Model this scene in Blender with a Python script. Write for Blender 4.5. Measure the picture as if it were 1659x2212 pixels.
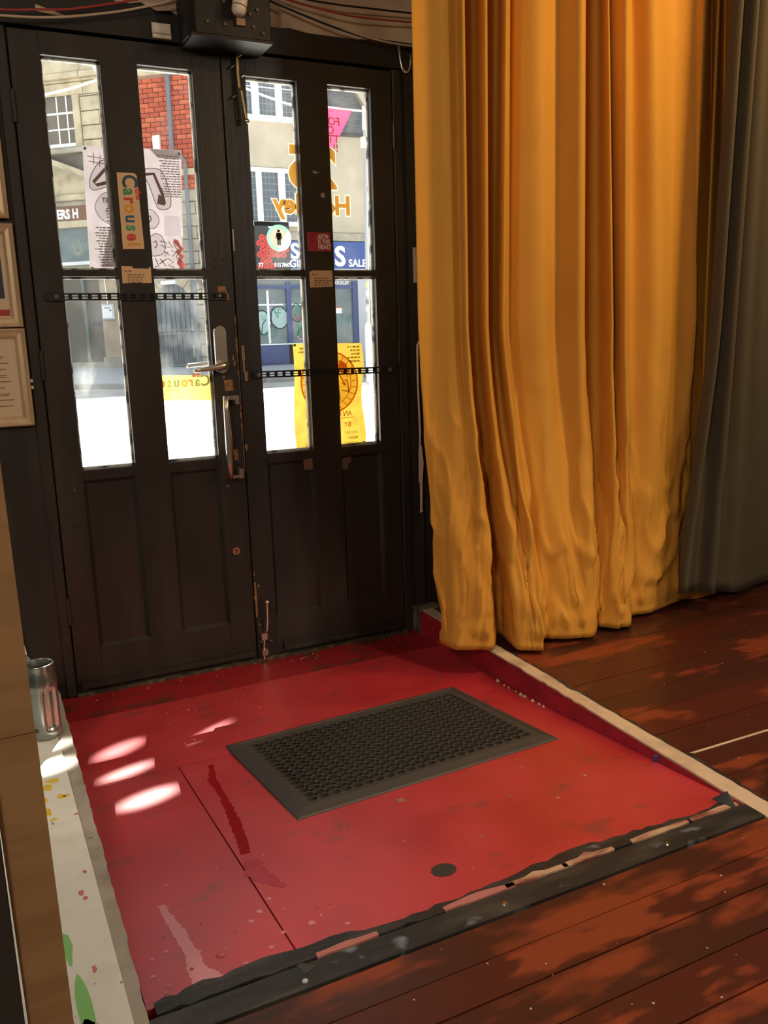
import bpy, math, random
from mathutils import Vector, Matrix
from mathutils.noise import noise as mnz
random.seed(7)
PI = math.pi
sc = bpy.context.scene
for o in list(bpy.data.objects): bpy.data.objects.remove(o)
COL = sc.collection

# ------------------------------------------------------------------ camera
cam_d = bpy.data.cameras.new('camera'); cam = bpy.data.objects.new('camera', cam_d); COL.objects.link(cam)
cam_d.sensor_fit = 'VERTICAL'; cam_d.sensor_height = 36.0; cam_d.lens = 1851.13 / 2212 * 36.0
cam_d.clip_start = 0.05; cam_d.clip_end = 300
_y, _p, _r = math.radians(25.8702), math.radians(11.7822), math.radians(-1.7223)
_f = Vector((math.sin(_y)*math.cos(_p), math.cos(_y)*math.cos(_p), -math.sin(_p)))
_ri = Vector((math.cos(_y), -math.sin(_y), 0)); _up = _ri.cross(_f)
_R = _ri*math.cos(_r) + _up*math.sin(_r); _U = -_ri*math.sin(_r) + _up*math.cos(_r)
cam.matrix_world = Matrix(((_R.x, _U.x, -_f.x, -0.8695), (_R.y, _U.y, -_f.y, -2.8955), (_R.z, _U.z, -_f.z, 1.1671), (0, 0, 0, 1)))
sc.camera = cam

# ------------------------------------------------------------------ sky, sun, lamps, exposure
W = bpy.data.worlds.new('sky'); sc.world = W; W.use_nodes = True
W.node_tree.nodes['Background'].inputs[0].default_value = (0.80, 0.90, 1.0, 1)
W.node_tree.nodes['Background'].inputs[1].default_value = 1.35

def lamp(name, kind, loc, power, color, target=None, **kw):
    d = bpy.data.lights.new(name, kind); d.energy = power; d.color = color
    for k, v in kw.items(): setattr(d, k, v)
    o = bpy.data.objects.new(name, d); COL.objects.link(o); o.location = loc
    if target is not None:
        o.rotation_euler = (Vector(target) - Vector(loc)).to_track_quat('-Z', 'Y').to_euler()
    return o
lamp('sun', 'SUN', (20, 10, 20), 88.0, (1.0, 0.95, 0.86), (20 - 1.55, 10 - 0.57, 19), angle=0.009)
# warm ceiling spots inside the bar, then two added unseen fill lamps
lamp('warm_spot_curtain', 'SPOT', (1.75, -1.75, 2.62), 74, (1.0, 0.60, 0.22), (1.25, -0.3, 1.5), spot_size=2.0, spot_blend=0.9, shadow_soft_size=0.09)
lamp('warm_spot_floor', 'SPOT', (0.9, -2.3, 2.62), 125, (1.0, 0.70, 0.46), (0.45, -1.45, 0.0), spot_size=1.15, spot_blend=0.9, shadow_soft_size=0.09)
lamp('fill_lamp', 'POINT', (2.6, -4.0, 2.45), 100, (1.0, 0.82, 0.64), shadow_soft_size=0.22)
lamp('fill_lamp', 'POINT', (-2.3, -3.9, 2.45), 130, (1.0, 0.82, 0.64), shadow_soft_size=0.22)
# narrow spots added in mid-air, standing in for window reflections: slanting flecks on the floor
def fleck_spot(c, via, sx, sy, roll, power, dist=20.0, blend=0.95):
    c = Vector(c); d = (Vector(via) - c).normalized(); p = c + d*dist
    o = lamp('fleck_lamp', 'SPOT', p, power, (1.0, 0.94, 0.84), None, spot_size=math.radians(1.0), spot_blend=blend, shadow_soft_size=0.02)
    z = d; x = Vector((math.cos(roll), math.sin(roll), 0)); x = (x - z*x.dot(z)).normalized(); y = z.cross(x)
    o.matrix_world = Matrix(((x.x*sx, y.x*sy, z.x, p.x), (x.y*sx, y.y*sy, z.y, p.y), (x.z*sx, y.z*sy, z.z, p.z), (0, 0, 0, 1)))
GP = 110000
fleck_spot((-.555, -.81, .013), (-.46, .02, 1.05), .60, .24, .30, GP)
fleck_spot((-.575, -.47, .0), (-.46, .02, .95), .56, .21, .42, GP)
fleck_spot((-.575, -.615, .0), (-.455, .02, 1.0), .56, .13, .27, GP)
fleck_spot((-.31, -.485, .0), (-.19, .02, .95), .62, .08, .50, GP)
fleck_spot((-.76, -.565, .1), (-.50, .02, 1.0), .42, .16, .10, GP*1.3)
fleck_spot((-.765, -.69, .1), (-.48, .02, 1.1), .42, .20, .25, GP*1.3)
# doorway portal helps the daylight find its way through the panes
pd = lamp('door_portal', 'AREA', (0, .40, 1.25), 1, (1, 1, 1), (0, -1, 1.25), shape='RECTANGLE', size=1.36, size_y=1.9)
pd.data.cycles.is_portal = True
pd2 = lamp('window_portal', 'AREA', (-2.05, .33, 1.42), 1, (1, 1, 1), (-2.05, -1, 1.42), shape='RECTANGLE', size=1.7, size_y=1.95)
pd2.data.cycles.is_portal = True
sc.view_settings.view_transform = 'Standard'; sc.view_settings.look = 'None'
sc.view_settings.exposure = 0.0; sc.view_settings.gamma = 1.0; sc.view_settings.use_curve_mapping = False

# ------------------------------------------------------------------ helpers
class MB:
    def __init__(s): s.v = []; s.f = []
    def add(s, vs, fs):
        n = len(s.v); s.v += [tuple(p) for p in vs]; s.f += [tuple(i + n for i in f) for f in fs]; return s
    def box(s, x0, x1, y0, y1, z0, z1):
        return s.add([(x0,y0,z0),(x1,y0,z0),(x1,y1,z0),(x0,y1,z0),(x0,y0,z1),(x1,y0,z1),(x1,y1,z1),(x0,y1,z1)],
                     [(0,3,2,1),(4,5,6,7),(0,1,5,4),(1,2,6,5),(2,3,7,6),(3,0,4,7)])
    def cbox(s, x0, x1, y0, y1, z0, z1, b):
        # box whose front (low y) edges are chamfered by b
        vs = [(x0,y1,z0),(x1,y1,z0),(x1,y1,z1),(x0,y1,z1),(x0,y0+b,z0),(x1,y0+b,z0),(x1,y0+b,z1),(x0,y0+b,z1),
              (x0+b,y0,z0+b),(x1-b,y0,z0+b),(x1-b,y0,z1-b),(x0+b,y0,z1-b)]
        return s.add(vs, [(0,3,2,1),(0,1,5,4),(1,2,6,5),(2,3,7,6),(3,0,4,7),(4,5,9,8),(5,6,10,9),(6,7,11,10),(7,4,8,11),(8,9,10,11)])
    def prism(s, pts, a0, a1, axis='y'):
        # 2-D polygon extruded along an axis; pts are (x,z) for y, (x,y) for z, (y,z) for x
        n = len(pts)
        def P(p, a): return (p[0], a, p[1]) if axis == 'y' else ((p[0], p[1], a) if axis == 'z' else (a, p[0], p[1]))
        vs = [P(p, a0) for p in pts] + [P(p, a1) for p in pts]
        return s.add(vs, [tuple(range(n)), tuple(range(2*n-1, n-1, -1))] + [(i, (i+1) % n, (i+1) % n + n, i + n) for i in range(n)])
    def tube(s, pts, r, n=8, cap=True):
        pts = [Vector(p) for p in pts]; rs = r if isinstance(r, (list, tuple)) else [r]*len(pts)
        base = len(s.v); ref = None
        for i, p in enumerate(pts):
            t = (pts[min(i+1, len(pts)-1)] - pts[max(i-1, 0)]).normalized()
            if ref is None: ref = t.orthogonal().normalized()
            ref = (ref - t*ref.dot(t)).normalized(); b = t.cross(ref)
            for k in range(n):
                a = 2*PI*k/n; q = p + (ref*math.cos(a) + b*math.sin(a))*rs[i]; s.v.append(tuple(q))
        for i in range(len(pts)-1):
            for k in range(n):
                a = base+i*n+k; b2 = base+i*n+(k+1) % n
                s.f.append((a, b2, b2+n, a+n))
        if cap:
            s.f.append(tuple(range(base+n-1, base-1, -1))); e = base+(len(pts)-1)*n; s.f.append(tuple(range(e, e+n)))
        return s
    def disc(s, c, r, y0, y1, n=20, rz=None):
        # thin disc facing -y at (x,z)
        rz = rz or r
        return s.prism([(c[0]+r*math.cos(2*PI*k/n), c[1]+rz*math.sin(2*PI*k/n)) for k in range(n)], y0, y1)
    def ribbon(s, pts, w, y):
        # flat pen stroke in the x-z plane at depth y
        pts = [Vector((p[0], 0, p[1])) for p in pts]; L = []; Rr = []
        for i, p in enumerate(pts):
            t = (pts[min(i+1, len(pts)-1)] - pts[max(i-1, 0)])
            t = t.normalized() if t.length > 1e-9 else Vector((1, 0, 0))
            nrm = Vector((-t.z, 0, t.x))*w*.5
            L.append((p.x+nrm.x, y, p.z+nrm.z)); Rr.append((p.x-nrm.x, y, p.z-nrm.z))
        n = len(pts)
        return s.add(L+Rr, [(i, i+1, n+i+1, n+i) for i in range(n-1)])
    def lathe(s, prof, c, n=32):
        base = len(s.v)
        for r, z in prof:
            for k in range(n):
                a = 2*PI*k/n; s.v.append((c[0]+r*math.cos(a), c[1]+r*math.sin(a), c[2]+z))
        for i in range(len(prof)-1):
            for k in range(n):
                a = base+i*n+k; b2 = base+i*n+(k+1) % n; s.f.append((a, b2, b2+n, a+n))
        return s
    def build(s, name, mat, parent=None, smooth=False):
        me = bpy.data.meshes.new(name); me.from_pydata(s.v, [], s.f); me.update()
        if mat: me.materials.append(mat)
        if smooth:
            for p in me.polygons: p.use_smooth = True
        return link(name, me, parent)
def link(name, me, parent=None):
    o = bpy.data.objects.new(name, me); COL.objects.link(o)
    if parent: o.parent = parent
    return o
def empty(name, loc=(0, 0, 0), rz=0):
    o = bpy.data.objects.new(name, None); COL.objects.link(o); o.location = loc; o.rotation_euler = (0, 0, rz); o.empty_display_size = .1
    return o
def tag(o, label=None, cat=None, group=None, kind=None):
    if label: o['label'] = label
    if cat: o['category'] = cat
    if group: o['group'] = group
    if kind: o['kind'] = kind
    return o
def B(name, mat, parent, *a): return MB().box(*a).build(name, mat, parent)

def mat(name, col, rough=.5, spec=.5, metal=0., noise=None, bump=None, col2=None, nscale=None, lo=.4, hi=.6, rough2=None):
    """procedural Principled material; noise mixes col->col2, bump=(scale vec, strength)"""
    m = bpy.data.materials.new(name); m.use_nodes = True; nt = m.node_tree; N = nt.nodes; L = nt.links
    b = N['Principled BSDF']; b.inputs['Base Color'].default_value = (*col, 1); b.inputs['Roughness'].default_value = rough
    b.inputs['Specular IOR Level'].default_value = spec; b.inputs['Metallic'].default_value = metal
    tc = None
    if col2 is not None or bump is not None:
        tc = N.new('ShaderNodeTexCoord')
    if col2 is not None:
        mp = N.new('ShaderNodeMapping'); mp.inputs['Scale'].default_value = nscale if isinstance(nscale, tuple) else (nscale,)*3
        L.new(tc.outputs['Object'], mp.inputs[0])
        nz = N.new('ShaderNodeTexNoise'); nz.inputs['Scale'].default_value = 1; nz.inputs['Detail'].default_value = 6
        L.new(mp.outputs[0], nz.inputs['Vector'])
        mr = N.new('ShaderNodeMapRange'); mr.inputs['From Min'].default_value = lo; mr.inputs['From Max'].default_value = hi
        L.new(nz.outputs['Fac'], mr.inputs['Value'])
        mx = N.new('ShaderNodeMix'); mx.data_type = 'RGBA'; mx.inputs['A'].default_value = (*col, 1); mx.inputs['B'].default_value = (*col2, 1)
        L.new(mr.outputs[0], mx.inputs['Factor']); L.new(mx.outputs['Result'], b.inputs['Base Color'])
        if rough2 is not None:
            mr2 = N.new('ShaderNodeMapRange'); mr2.inputs['To Min'].default_value = rough; mr2.inputs['To Max'].default_value = rough2
            L.new(mr.outputs[0], mr2.inputs['Value']); L.new(mr2.outputs[0], b.inputs['Roughness'])
    if bump is not None:
        mp2 = N.new('ShaderNodeMapping'); mp2.inputs['Scale'].default_value = bump[0]; L.new(tc.outputs['Object'], mp2.inputs[0])
        n2 = N.new('ShaderNodeTexNoise'); n2.inputs['Scale'].default_value = 1; n2.inputs['Detail'].default_value = 5; L.new(mp2.outputs[0], n2.inputs['Vector'])
        bp = N.new('ShaderNodeBump'); bp.inputs['Strength'].default_value = bump[1]; bp.inputs['Distance'].default_value = bump[2] if len(bump) > 2 else .002
        L.new(n2.outputs['Fac'], bp.inputs['Height']); L.new(bp.outputs[0], b.inputs['Normal'])
    return m
def layered(m, layers):
    """adds more colour layers (colour, scale, lo, hi, detail) over a mat's base colour, by noise"""
    nt = m.node_tree; N = nt.nodes; L = nt.links; b = N['Principled BSDF']; inp = b.inputs['Base Color']
    tc = N.new('ShaderNodeTexCoord')
    for col, scl, lo, hi, off in layers:
        mp = N.new('ShaderNodeMapping'); mp.inputs['Scale'].default_value = scl if isinstance(scl, tuple) else (scl,)*3
        mp.inputs['Location'].default_value = (off, off*.7, off*.3); L.new(tc.outputs['Object'], mp.inputs[0])
        nz = N.new('ShaderNodeTexNoise'); nz.inputs['Scale'].default_value = 1; nz.inputs['Detail'].default_value = 5; L.new(mp.outputs[0], nz.inputs['Vector'])
        mr = N.new('ShaderNodeMapRange'); mr.inputs['From Min'].default_value = lo; mr.inputs['From Max'].default_value = hi; L.new(nz.outputs['Fac'], mr.inputs['Value'])
        mx = N.new('ShaderNodeMix'); mx.data_type = 'RGBA'; mx.inputs['B'].default_value = (*col, 1); L.new(mr.outputs[0], mx.inputs['Factor'])
        if inp.is_linked:
            src = inp.links[0].from_socket; L.remove(inp.links[0]); L.new(src, mx.inputs['A'])
        else: mx.inputs['A'].default_value = inp.default_value
        L.new(mx.outputs['Result'], inp)
    return m
def glass_mat(name, dirt=.06, dscale=(14, 14, 6), lo=.5, hi=.8, tint=(.95, .97, .96)):
    m = bpy.data.materials.new(name); m.use_nodes = True; nt = m.node_tree; N = nt.nodes; L = nt.links
    N.remove(N['Principled BSDF']); out = N['Material Output']
    tr = N.new('ShaderNodeBsdfTransparent'); tr.inputs[0].default_value = (*tint, 1)
    gl = N.new('ShaderNodeBsdfGlossy'); gl.inputs['Roughness'].default_value = .03
    fr = N.new('ShaderNodeFresnel'); fr.inputs[0].default_value = 1.4
    m1 = N.new('ShaderNodeMixShader'); L.new(fr.outputs[0], m1.inputs[0]); L.new(tr.outputs[0], m1.inputs[1]); L.new(gl.outputs[0], m1.inputs[2])
    tc = N.new('ShaderNodeTexCoord'); mp = N.new('ShaderNodeMapping'); mp.inputs['Scale'].default_value = dscale; L.new(tc.outputs['Object'], mp.inputs[0])
    nz = N.new('ShaderNodeTexNoise'); nz.inputs['Scale'].default_value = 1; nz.inputs['Detail'].default_value = 7; L.new(mp.outputs[0], nz.inputs['Vector'])
    mr = N.new('ShaderNodeMapRange'); mr.inputs['From Min'].default_value = lo; mr.inputs['From Max'].default_value = hi
    mr.inputs['To Min'].default_value = dirt*.3; mr.inputs['To Max'].default_value = dirt*2.5; L.new(nz.outputs['Fac'], mr.inputs['Value'])
    df = N.new('ShaderNodeBsdfTranslucent'); df.inputs[0].default_value = (.85, .88, .86, 1)
    m2 = N.new('ShaderNodeMixShader'); L.new(mr.outputs[0], m2.inputs[0]); L.new(m1.outputs[0], m2.inputs[1]); L.new(df.outputs[0], m2.inputs[2])
    L.new(m2.outputs[0], out.inputs[0])
    return m
def paper_mat(name, col, trans=.5, col2=None, nscale=8, alpha=1.0):
    m = bpy.data.materials.new(name); m.use_nodes = True; nt = m.node_tree; N = nt.nodes; L = nt.links
    N.remove(N['Principled BSDF']); out = N['Material Output']
    df = N.new('ShaderNodeBsdfDiffuse'); tl = N.new('ShaderNodeBsdfTranslucent'); mx = N.new('ShaderNodeMixShader'); mx.inputs[0].default_value = trans
    df.inputs[0].default_value = (*col, 1); tl.inputs[0].default_value = (*col, 1)
    if col2:
        tc = N.new('ShaderNodeTexCoord'); nz = N.new('ShaderNodeTexNoise'); nz.inputs['Scale'].default_value = nscale; nz.inputs['Detail'].default_value = 5; L.new(tc.outputs['Object'], nz.inputs['Vector'])
        mr = N.new('ShaderNodeMapRange'); mr.inputs['From Min'].default_value = .38; mr.inputs['From Max'].default_value = .62; L.new(nz.outputs['Fac'], mr.inputs['Value'])
        mc = N.new('ShaderNodeMix'); mc.data_type = 'RGBA'; mc.inputs['A'].default_value = (*col, 1); mc.inputs['B'].default_value = (*col2, 1); L.new(mr.outputs[0], mc.inputs['Factor'])
        L.new(mc.outputs['Result'], df.inputs[0]); L.new(mc.outputs['Result'], tl.inputs[0])
    L.new(df.outputs[0], mx.inputs[1]); L.new(tl.outputs[0], mx.inputs[2])
    last = mx
    if alpha < 1:
        tr = N.new('ShaderNodeBsdfTransparent'); ma = N.new('ShaderNodeMixShader'); ma.inputs[0].default_value = alpha
        L.new(tr.outputs[0], ma.inputs[1]); L.new(mx.outputs[0], ma.inputs[2]); last = ma
    L.new(last.outputs[0], out.inputs[0])
    return m

def text(body, size, loc, m, parent, name='lettering', mirror=False, rot=0., bold=0., ext=.0004, align='CENTER', sx=1., yrot=False, space=1.0, shear=0.):
    """flat lettering in the x-z plane facing -y; loc=(x,y,z) of the baseline centre; mirror flips it left-right"""
    cu = bpy.data.curves.new('t', 'FONT'); cu.body = body; cu.size = size; cu.align_x = align; cu.extrude = ext; cu.offset = bold; cu.space_character = space; cu.shear = shear
    cu.resolution_u = 3
    ob = bpy.data.objects.new('t', cu); COL.objects.link(ob)
    dg = bpy.context.evaluated_depsgraph_get(); me = bpy.data.meshes.new_from_object(ob.evaluated_get(dg)); bpy.data.objects.remove(ob); bpy.data.curves.remove(cu)
    c, s = math.cos(rot), math.sin(rot)
    for v in me.vertices:
        x, y, z = v.co; x *= sx*(-1 if mirror else 1)
        v.co = (loc[0] + x*c - y*s, loc[1] - z, loc[2] + x*s + y*c)
    me.materials.clear(); me.materials.append(m); me.name = name
    return link(name, me, parent)

# ------------------------------------------------------------------ materials
BLK = mat('black_gloss_paint', (.022, .020, .018), .36, .5, bump=((60, 60, 7), .25, .002), col2=(.040, .036, .030), nscale=(9, 9, 2.2), lo=.45, hi=.75)
BLKM = mat('black_beam_paint', (.012, .010, .009), .5, .4, bump=((14, 14, 14), .5, .004), col2=(.03, .024, .018), nscale=6, lo=.5, hi=.8)
BARE = mat('bare_wood', (.33, .17, .08), .7, .3, col2=(.22, .11, .05), nscale=60)
PLAS = mat('old_plaster', (.52, .42, .31), .85, .2, bump=((9, 9, 9), .4, .006), col2=(.40, .31, .22), nscale=5)
STEEL = mat('brushed_steel', (.62, .58, .52), .32, .5, 1.0)
SCREW = mat('screw_metal', (.7, .68, .62), .25, .5, 1.0)
COPPER = mat('copper_plate', (.55, .25, .17), .42, .5, .8)
BLKMET = mat('black_metal', (.012, .012, .012), .4, .5)
BRASS = mat('dull_brass', (.35, .26, .13), .45, .5, .8)
WHT = mat('white_plastic', (.72, .66, .54), .4, .5)
RED = mat('red_floor_paint', (.52, .028, .042), .46, .9, bump=((26, 26, 26), .12, .002), col2=(.40, .014, .022), nscale=(5, 5, 5), lo=.35, hi=.7, rough2=.36)
layered(RED, [((.20, .040, .035), (9, 16, 9), .60, .76, 3.1), ((.62, .20, .20), (120, 26, 60), .70, .78, 21.0), ((.62, .34, .30), (70, 105, 70), .715, .75, 9.0), ((.04, .02, .02), (52, 80, 52), .72, .76, 17.), ((.30, .02, .03), (3, 40, 20), .66, .74, 31.)])
RED2 = mat('red_worn_paint', (.30, .012, .018), .42, .5, bump=((22, 22, 22), .3, .003), col2=(.10, .035, .022), nscale=(7, 14, 7), lo=.52, hi=.66)
layered(RED2, [((.55, .38, .28), (50, 90, 50), .72, .76, 4.0)])
for _m in (RED,):
    _b = _m.node_tree.nodes['Principled BSDF']; _b.inputs['Coat Weight'].default_value = 1.0; _b.inputs['Coat Roughness'].default_value = .42
REDR = mat('red_riser_paint', (.36, .014, .028), .5, .4, bump=((20, 20, 20), .4, .004), col2=(.20, .012, .02), nscale=(8, 8, 20), lo=.45, hi=.7)
layered(REDR, [((.45, .25, .2), (40, 40, 90), .71, .75, 2.0)])
PLK = [mat('worn_red_floorboard_%d' % i, (.060 + .008*i, .018, .0105), .33, .5, bump=((8, 60, 60), .25, .002), col2=(.22, .044, .015), nscale=(3.2, 8.5, 5), lo=.52 + .02*(i % 3), hi=.60, rough2=.42) for i in range(4)]
for i, m_ in enumerate(PLK): layered(m_, [((.030, .013, .009), (3, 26, 9), .60, .74, 5.0 + i), ((.6, .52, .42), (60, 60, 60), .765, .785, 1.0 + i)])
BLKF = mat('black_floor_paint', (.022, .022, .022), .42, .5, bump=((12, 50, 50), .6, .004), col2=(.055, .052, .046), nscale=(6, 26, 10), lo=.45, hi=.7)
layered(BLKF, [((.16, .2, .26), (11, 20, 10), .63, .72, 2.2)])
SPLINT = mat('splintered_wood', (.50, .34, .22), .8, .2, col2=(.20, .06, .05), nscale=(9, 40, 40))
STRIP = mat('cream_edge_strip', (.62, .50, .36), .45, .4, bump=((30, 30, 30), .2, .002), col2=(.45, .35, .25), nscale=(14, 14, 14), lo=.45, hi=.7)
WSHELF = mat('white_shelf_paint', (.80, .83, .78), .42, .4, col2=(.68, .71, .65), nscale=(12, 12, 12), lo=.45, hi=.75)
layered(WSHELF, [((.20, .20, .18), (60, 34, 30), .71, .75, 1.0), ((.62, .25, .24), (16, 16, 16), .74, .76, 6.0), ((.33, .28, .5), (18, 18, 18), .76, .78, 9.5)])
GREYT = mat('grey_edge_trim', (.42, .40, .35), .6, .3, col2=(.28, .26, .22), nscale=(12, 12, 12), lo=.4, hi=.7)
layered(GREYT, [((.07, .06, .05), (30, 40, 30), .68, .73, 3.3)])
TANW = mat('plywood_edge', (.28, .165, .075), .65, .3, col2=(.23, .13, .056), nscale=(4, 4, 30), lo=.4, hi=.7)
RUB = mat('grey_black_rubber', (.056, .053, .049), .55, .4, bump=((160, 160, 160), .2, .001))
YEL = mat('mustard_cotton', (.67, .345, .055), .72, .25, bump=((420, 420, 60), .12, .001), col2=(.61, .305, .044), nscale=(3, 3, 3), lo=.35, hi=.7)
GRYC = mat('olive_grey_cloth', (.085, .072, .048), .8, .2, bump=((300, 300, 60), .15, .001))
JUGM = mat('silver_plastic', (.38, .43, .40), .24, .6, .85, col2=(.30, .34, .31), nscale=9)
CREAMP = mat('cream_paper', (.62, .42, .24), .7, .3)
INK = mat('black_ink', (.03, .025, .02), .8, .2)
INKG = mat('grey_ink', (.16, .12, .09), .8, .2)
WALLD = mat('dark_wall_paint', (.03, .026, .022), .6, .3)
CEIL = mat('ceiling_paint', (.55, .48, .38), .8, .2)

# ------------------------------------------------------------------ setting: floors
def ramp_z(y):
    return 0. if y > -.655 else .09*(-.655 - y)/.985
floor = empty('floor'); tag(floor, 'worn red and black painted floorboards of the bar', kind='structure')
B('sub_floor', BLKF, floor, -3.2, 4.6, -6.2, -1.66, -.12, .068)
B('sub_floor', BLKF, floor, .66, 4.6, -1.66, -.001, -.12, .068)
B('sub_floor', BLKF, floor, -3.2, -.745, -1.66, -.001, -.12, .066)
B('sub_floor', BLKF, floor, -.72, .70, -1.70, .0, -.14, -.035)
ys = [-1.709, -1.79, -1.872, -1.962, -2.05, -2.14, -2.235, -2.33, -2.43, -2.53]
for i in range(len(ys)-1):
    x0 = -1.5
    cuts = [-1.5, [.62, 1.1, .9, .3, .7][i % 5], 2.6, 4.4] if i % 2 else [-1.5, [1.9, 1.3, 1.6][i % 3], 4.4]
    for k in range(len(cuts)-1):
        dz = random.uniform(-.0012, .0012)
        o = MB().box(cuts[k]+.001, cuts[k+1]-.001, ys[i+1]+.0016, ys[i]-.0016, .066, .09+dz).build('floorboard', PLK[(i*2+k) % 4], floor)
MB().box(-1.5, 4.4, -6.1, ys[-1]-.002, .066, .09).build('floorboard', PLK[1], floor)
ys = [-.005, -.12, -.235, -.35, -.465, -.58, -.695, -.81, -.93, -1.05, -1.17, -1.295, -1.418, -1.54, -1.66, -1.709]
for i in range(len(ys)-1):
    dz = random.uniform(-.0010, .0010)
    MB().box(.695 + .004*random.random() - .02*(i/15), 4.4, ys[i+1]+.0012, ys[i]-.0012, .066, .09+dz).build('floorboard', PLK[(i*3+1) % 4], floor)
# pale line of filler across the right-hand boards
MB().prism([(.70, -1.411), (.71, -1.419), (1.6, -1.432), (1.6, -1.426)], .0905, .0915, 'z').build('filler_line', STRIP, floor)

ramp = empty('floor_entrance'); tag(ramp, 'red painted entrance landing and ramp inside the doors', kind='structure')
MB().box(-.705, .70, -.203, .03, -.03, -.002).build('landing_strip', RED2, ramp)
MB().box(-.705, .668, -.655, -.206, -.03, 0.).build('landing_board', RED, ramp)
def ramp_board(x0, x1, y0, y1, x0b=None, x1b=None):
    x0b = x0 if x0b is None else x0b; x1b = x1 if x1b is None else x1b
    m = MB(); n = 4; vs = []; fs = []
    for i in range(n+1):
        y = y0 + (y1-y0)*i/n; t = i/n; a = x0 + (x0b-x0)*t; b = x1 + (x1b-x1)*t; z = ramp_z(y)
        vs += [(a, y, z), (b, y, z), (a, y, z-.02), (b, y, z-.02)]
    for i in range(n):
        k = i*4; fs += [(k, k+1, k+5, k+4), (k+2, k+6, k+7, k+3), (k, k+4, k+6, k+2), (k+1, k+3, k+7, k+5)]
    fs += [(0, 2, 3, 1), (n*4, n*4+1, n*4+3, n*4+2)]
    return m.add(vs, fs)
ramp_board(-.712, -.447, -.657, -1.622).build('ramp_board', RED, ramp)
ramp_board(-.4435, .664, -.657, -1.622, -.4435, .634).build('ramp_board', RED, ramp)
# stains and scraps of paint on the ramp
def floor_blob(pts, name, m, parent, h=.0007):
    # pts in plan; follows the ramp
    n = len(pts)
    v = [(p[0], p[1], ramp_z(p[1]) + h) for p in pts] + [(p[0], p[1], ramp_z(p[1]) + .0001) for p in pts]
    return MB().add(v, [tuple(range(n))] + [(i, i+n, (i+1) % n + n, (i+1) % n) for i in range(n)]).build(name, m, parent)
def trail(pts, ws, name, m, parent, sub=7, jit=.004):
    L = []; Rr = []
    for i in range(len(pts)-1):
        for k in range(sub):
            t = k/sub; x = pts[i][0]*(1-t)+pts[i+1][0]*t; y = pts[i][1]*(1-t)+pts[i+1][1]*t; w = ws[i]*(1-t)+ws[i+1]*t
            L.append((x-w/2+random.uniform(-jit, jit), y, ramp_z(y)+.0006)); Rr.append((x+w/2+random.uniform(-jit, jit), y, ramp_z(y)+.0006))
    n = len(L)
    return MB().add(L+Rr, [(i, n+i, n+i+1, i+1) for i in range(n-1)]).build(name, m, parent)
DRED = mat('dark_red_spill', (.30, .006, .014), .18, .6); PALE = mat('pale_scuffed_spill', (.56, .24, .28), .35, .5)
trail([(-.364, -.70), (-.386, -.80), (-.388, -.90), (-.392, -.97), (-.402, -1.07), (-.410, -1.14), (-.424, -1.23)], [.012, .022, .016, .020, .026, .024, .022], 'dark_red_spill', DRED, ramp, 14, .0025)
trail([(-.422, -1.26), (-.428, -1.31), (-.410, -1.36), (-.395, -1.40)], [.03, .045, .03, .012], 'faded_spill', mat('faded_spill', (.40, .05, .08), .2, .6), ramp, 12, .005)
trail([(-.628, -1.325), (-.627, -1.36), (-.618, -1.43), (-.612, -1.50), (-.614, -1.56), (-.600, -1.615)], [.012, .016, .022, .024, .03, .06], 'pale_spill', PALE, ramp, 14, .003)
for k in range(26):
    cx = random.uniform(-.69, -.33); cy = random.uniform(-1.60, -1.40); r = random.uniform(.002, .008)
    floor_blob([(cx+r*math.cos(a)*random.uniform(.6, 1.3), cy+r*math.sin(a)*random.uniform(.6, 1.2)) for a in [j*PI/4 for j in range(8)]], 'paint_fleck', PALE if k % 3 else DRED, ramp)
for k, (cx, cy, r) in enumerate([(-.02, -1.19, .013), (.21, -1.32, .004), (.05, -1.44, .005), (.30, -1.39, .004), (.33, -1.20, .004), (.43, -1.33, .005)]):
    floor_blob([(cx+r*math.cos(a)*random.uniform(.5, 1.5), cy+r*math.sin(a)*random.uniform(.5, 1.2)) for a in [j*PI/4 for j in range(8)]], 'bare_fleck', SPLINT, ramp)
spot = floor_blob([(-.089 + .027*math.cos(2*PI*k/24)*(1+.06*math.sin(3*k)), -1.518 + .024*math.sin(2*PI*k/24)) for k in range(24)], 'floor_patch', mat('dark_rubber_patch', (.045, .042, .036), .5, .4), None, .0012)
tag(spot, 'round dark grey patch stuck on the red ramp', 'patch')
# step riser and cream edge on the right
riser = MB(); pts = [(.655, -.005), (.66, -.56), (.645, -.89), (.632, -1.34), (.622, -1.655)]
vs = []; fs = []
for x, y in pts: vs += [(x, y, ramp_z(y)-.02), (x, y, .088), (x+.03, y, .088), (x+.03, y, ramp_z(y)-.02)]
for i in range(len(pts)-1):
    k = i*4; fs += [(k, k+1, k+5, k+4), (k+1, k+2, k+6, k+5), (k+2, k+3, k+7, k+6)]
fs += [(0, 3, 2, 1), (len(vs)-4, len(vs)-3, len(vs)-2, len(vs)-1)]
riser.add(vs, fs); rr = riser.build('trim_step', REDR); tag(rr, 'red painted riser of the step beside the ramp', kind='structure')
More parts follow.
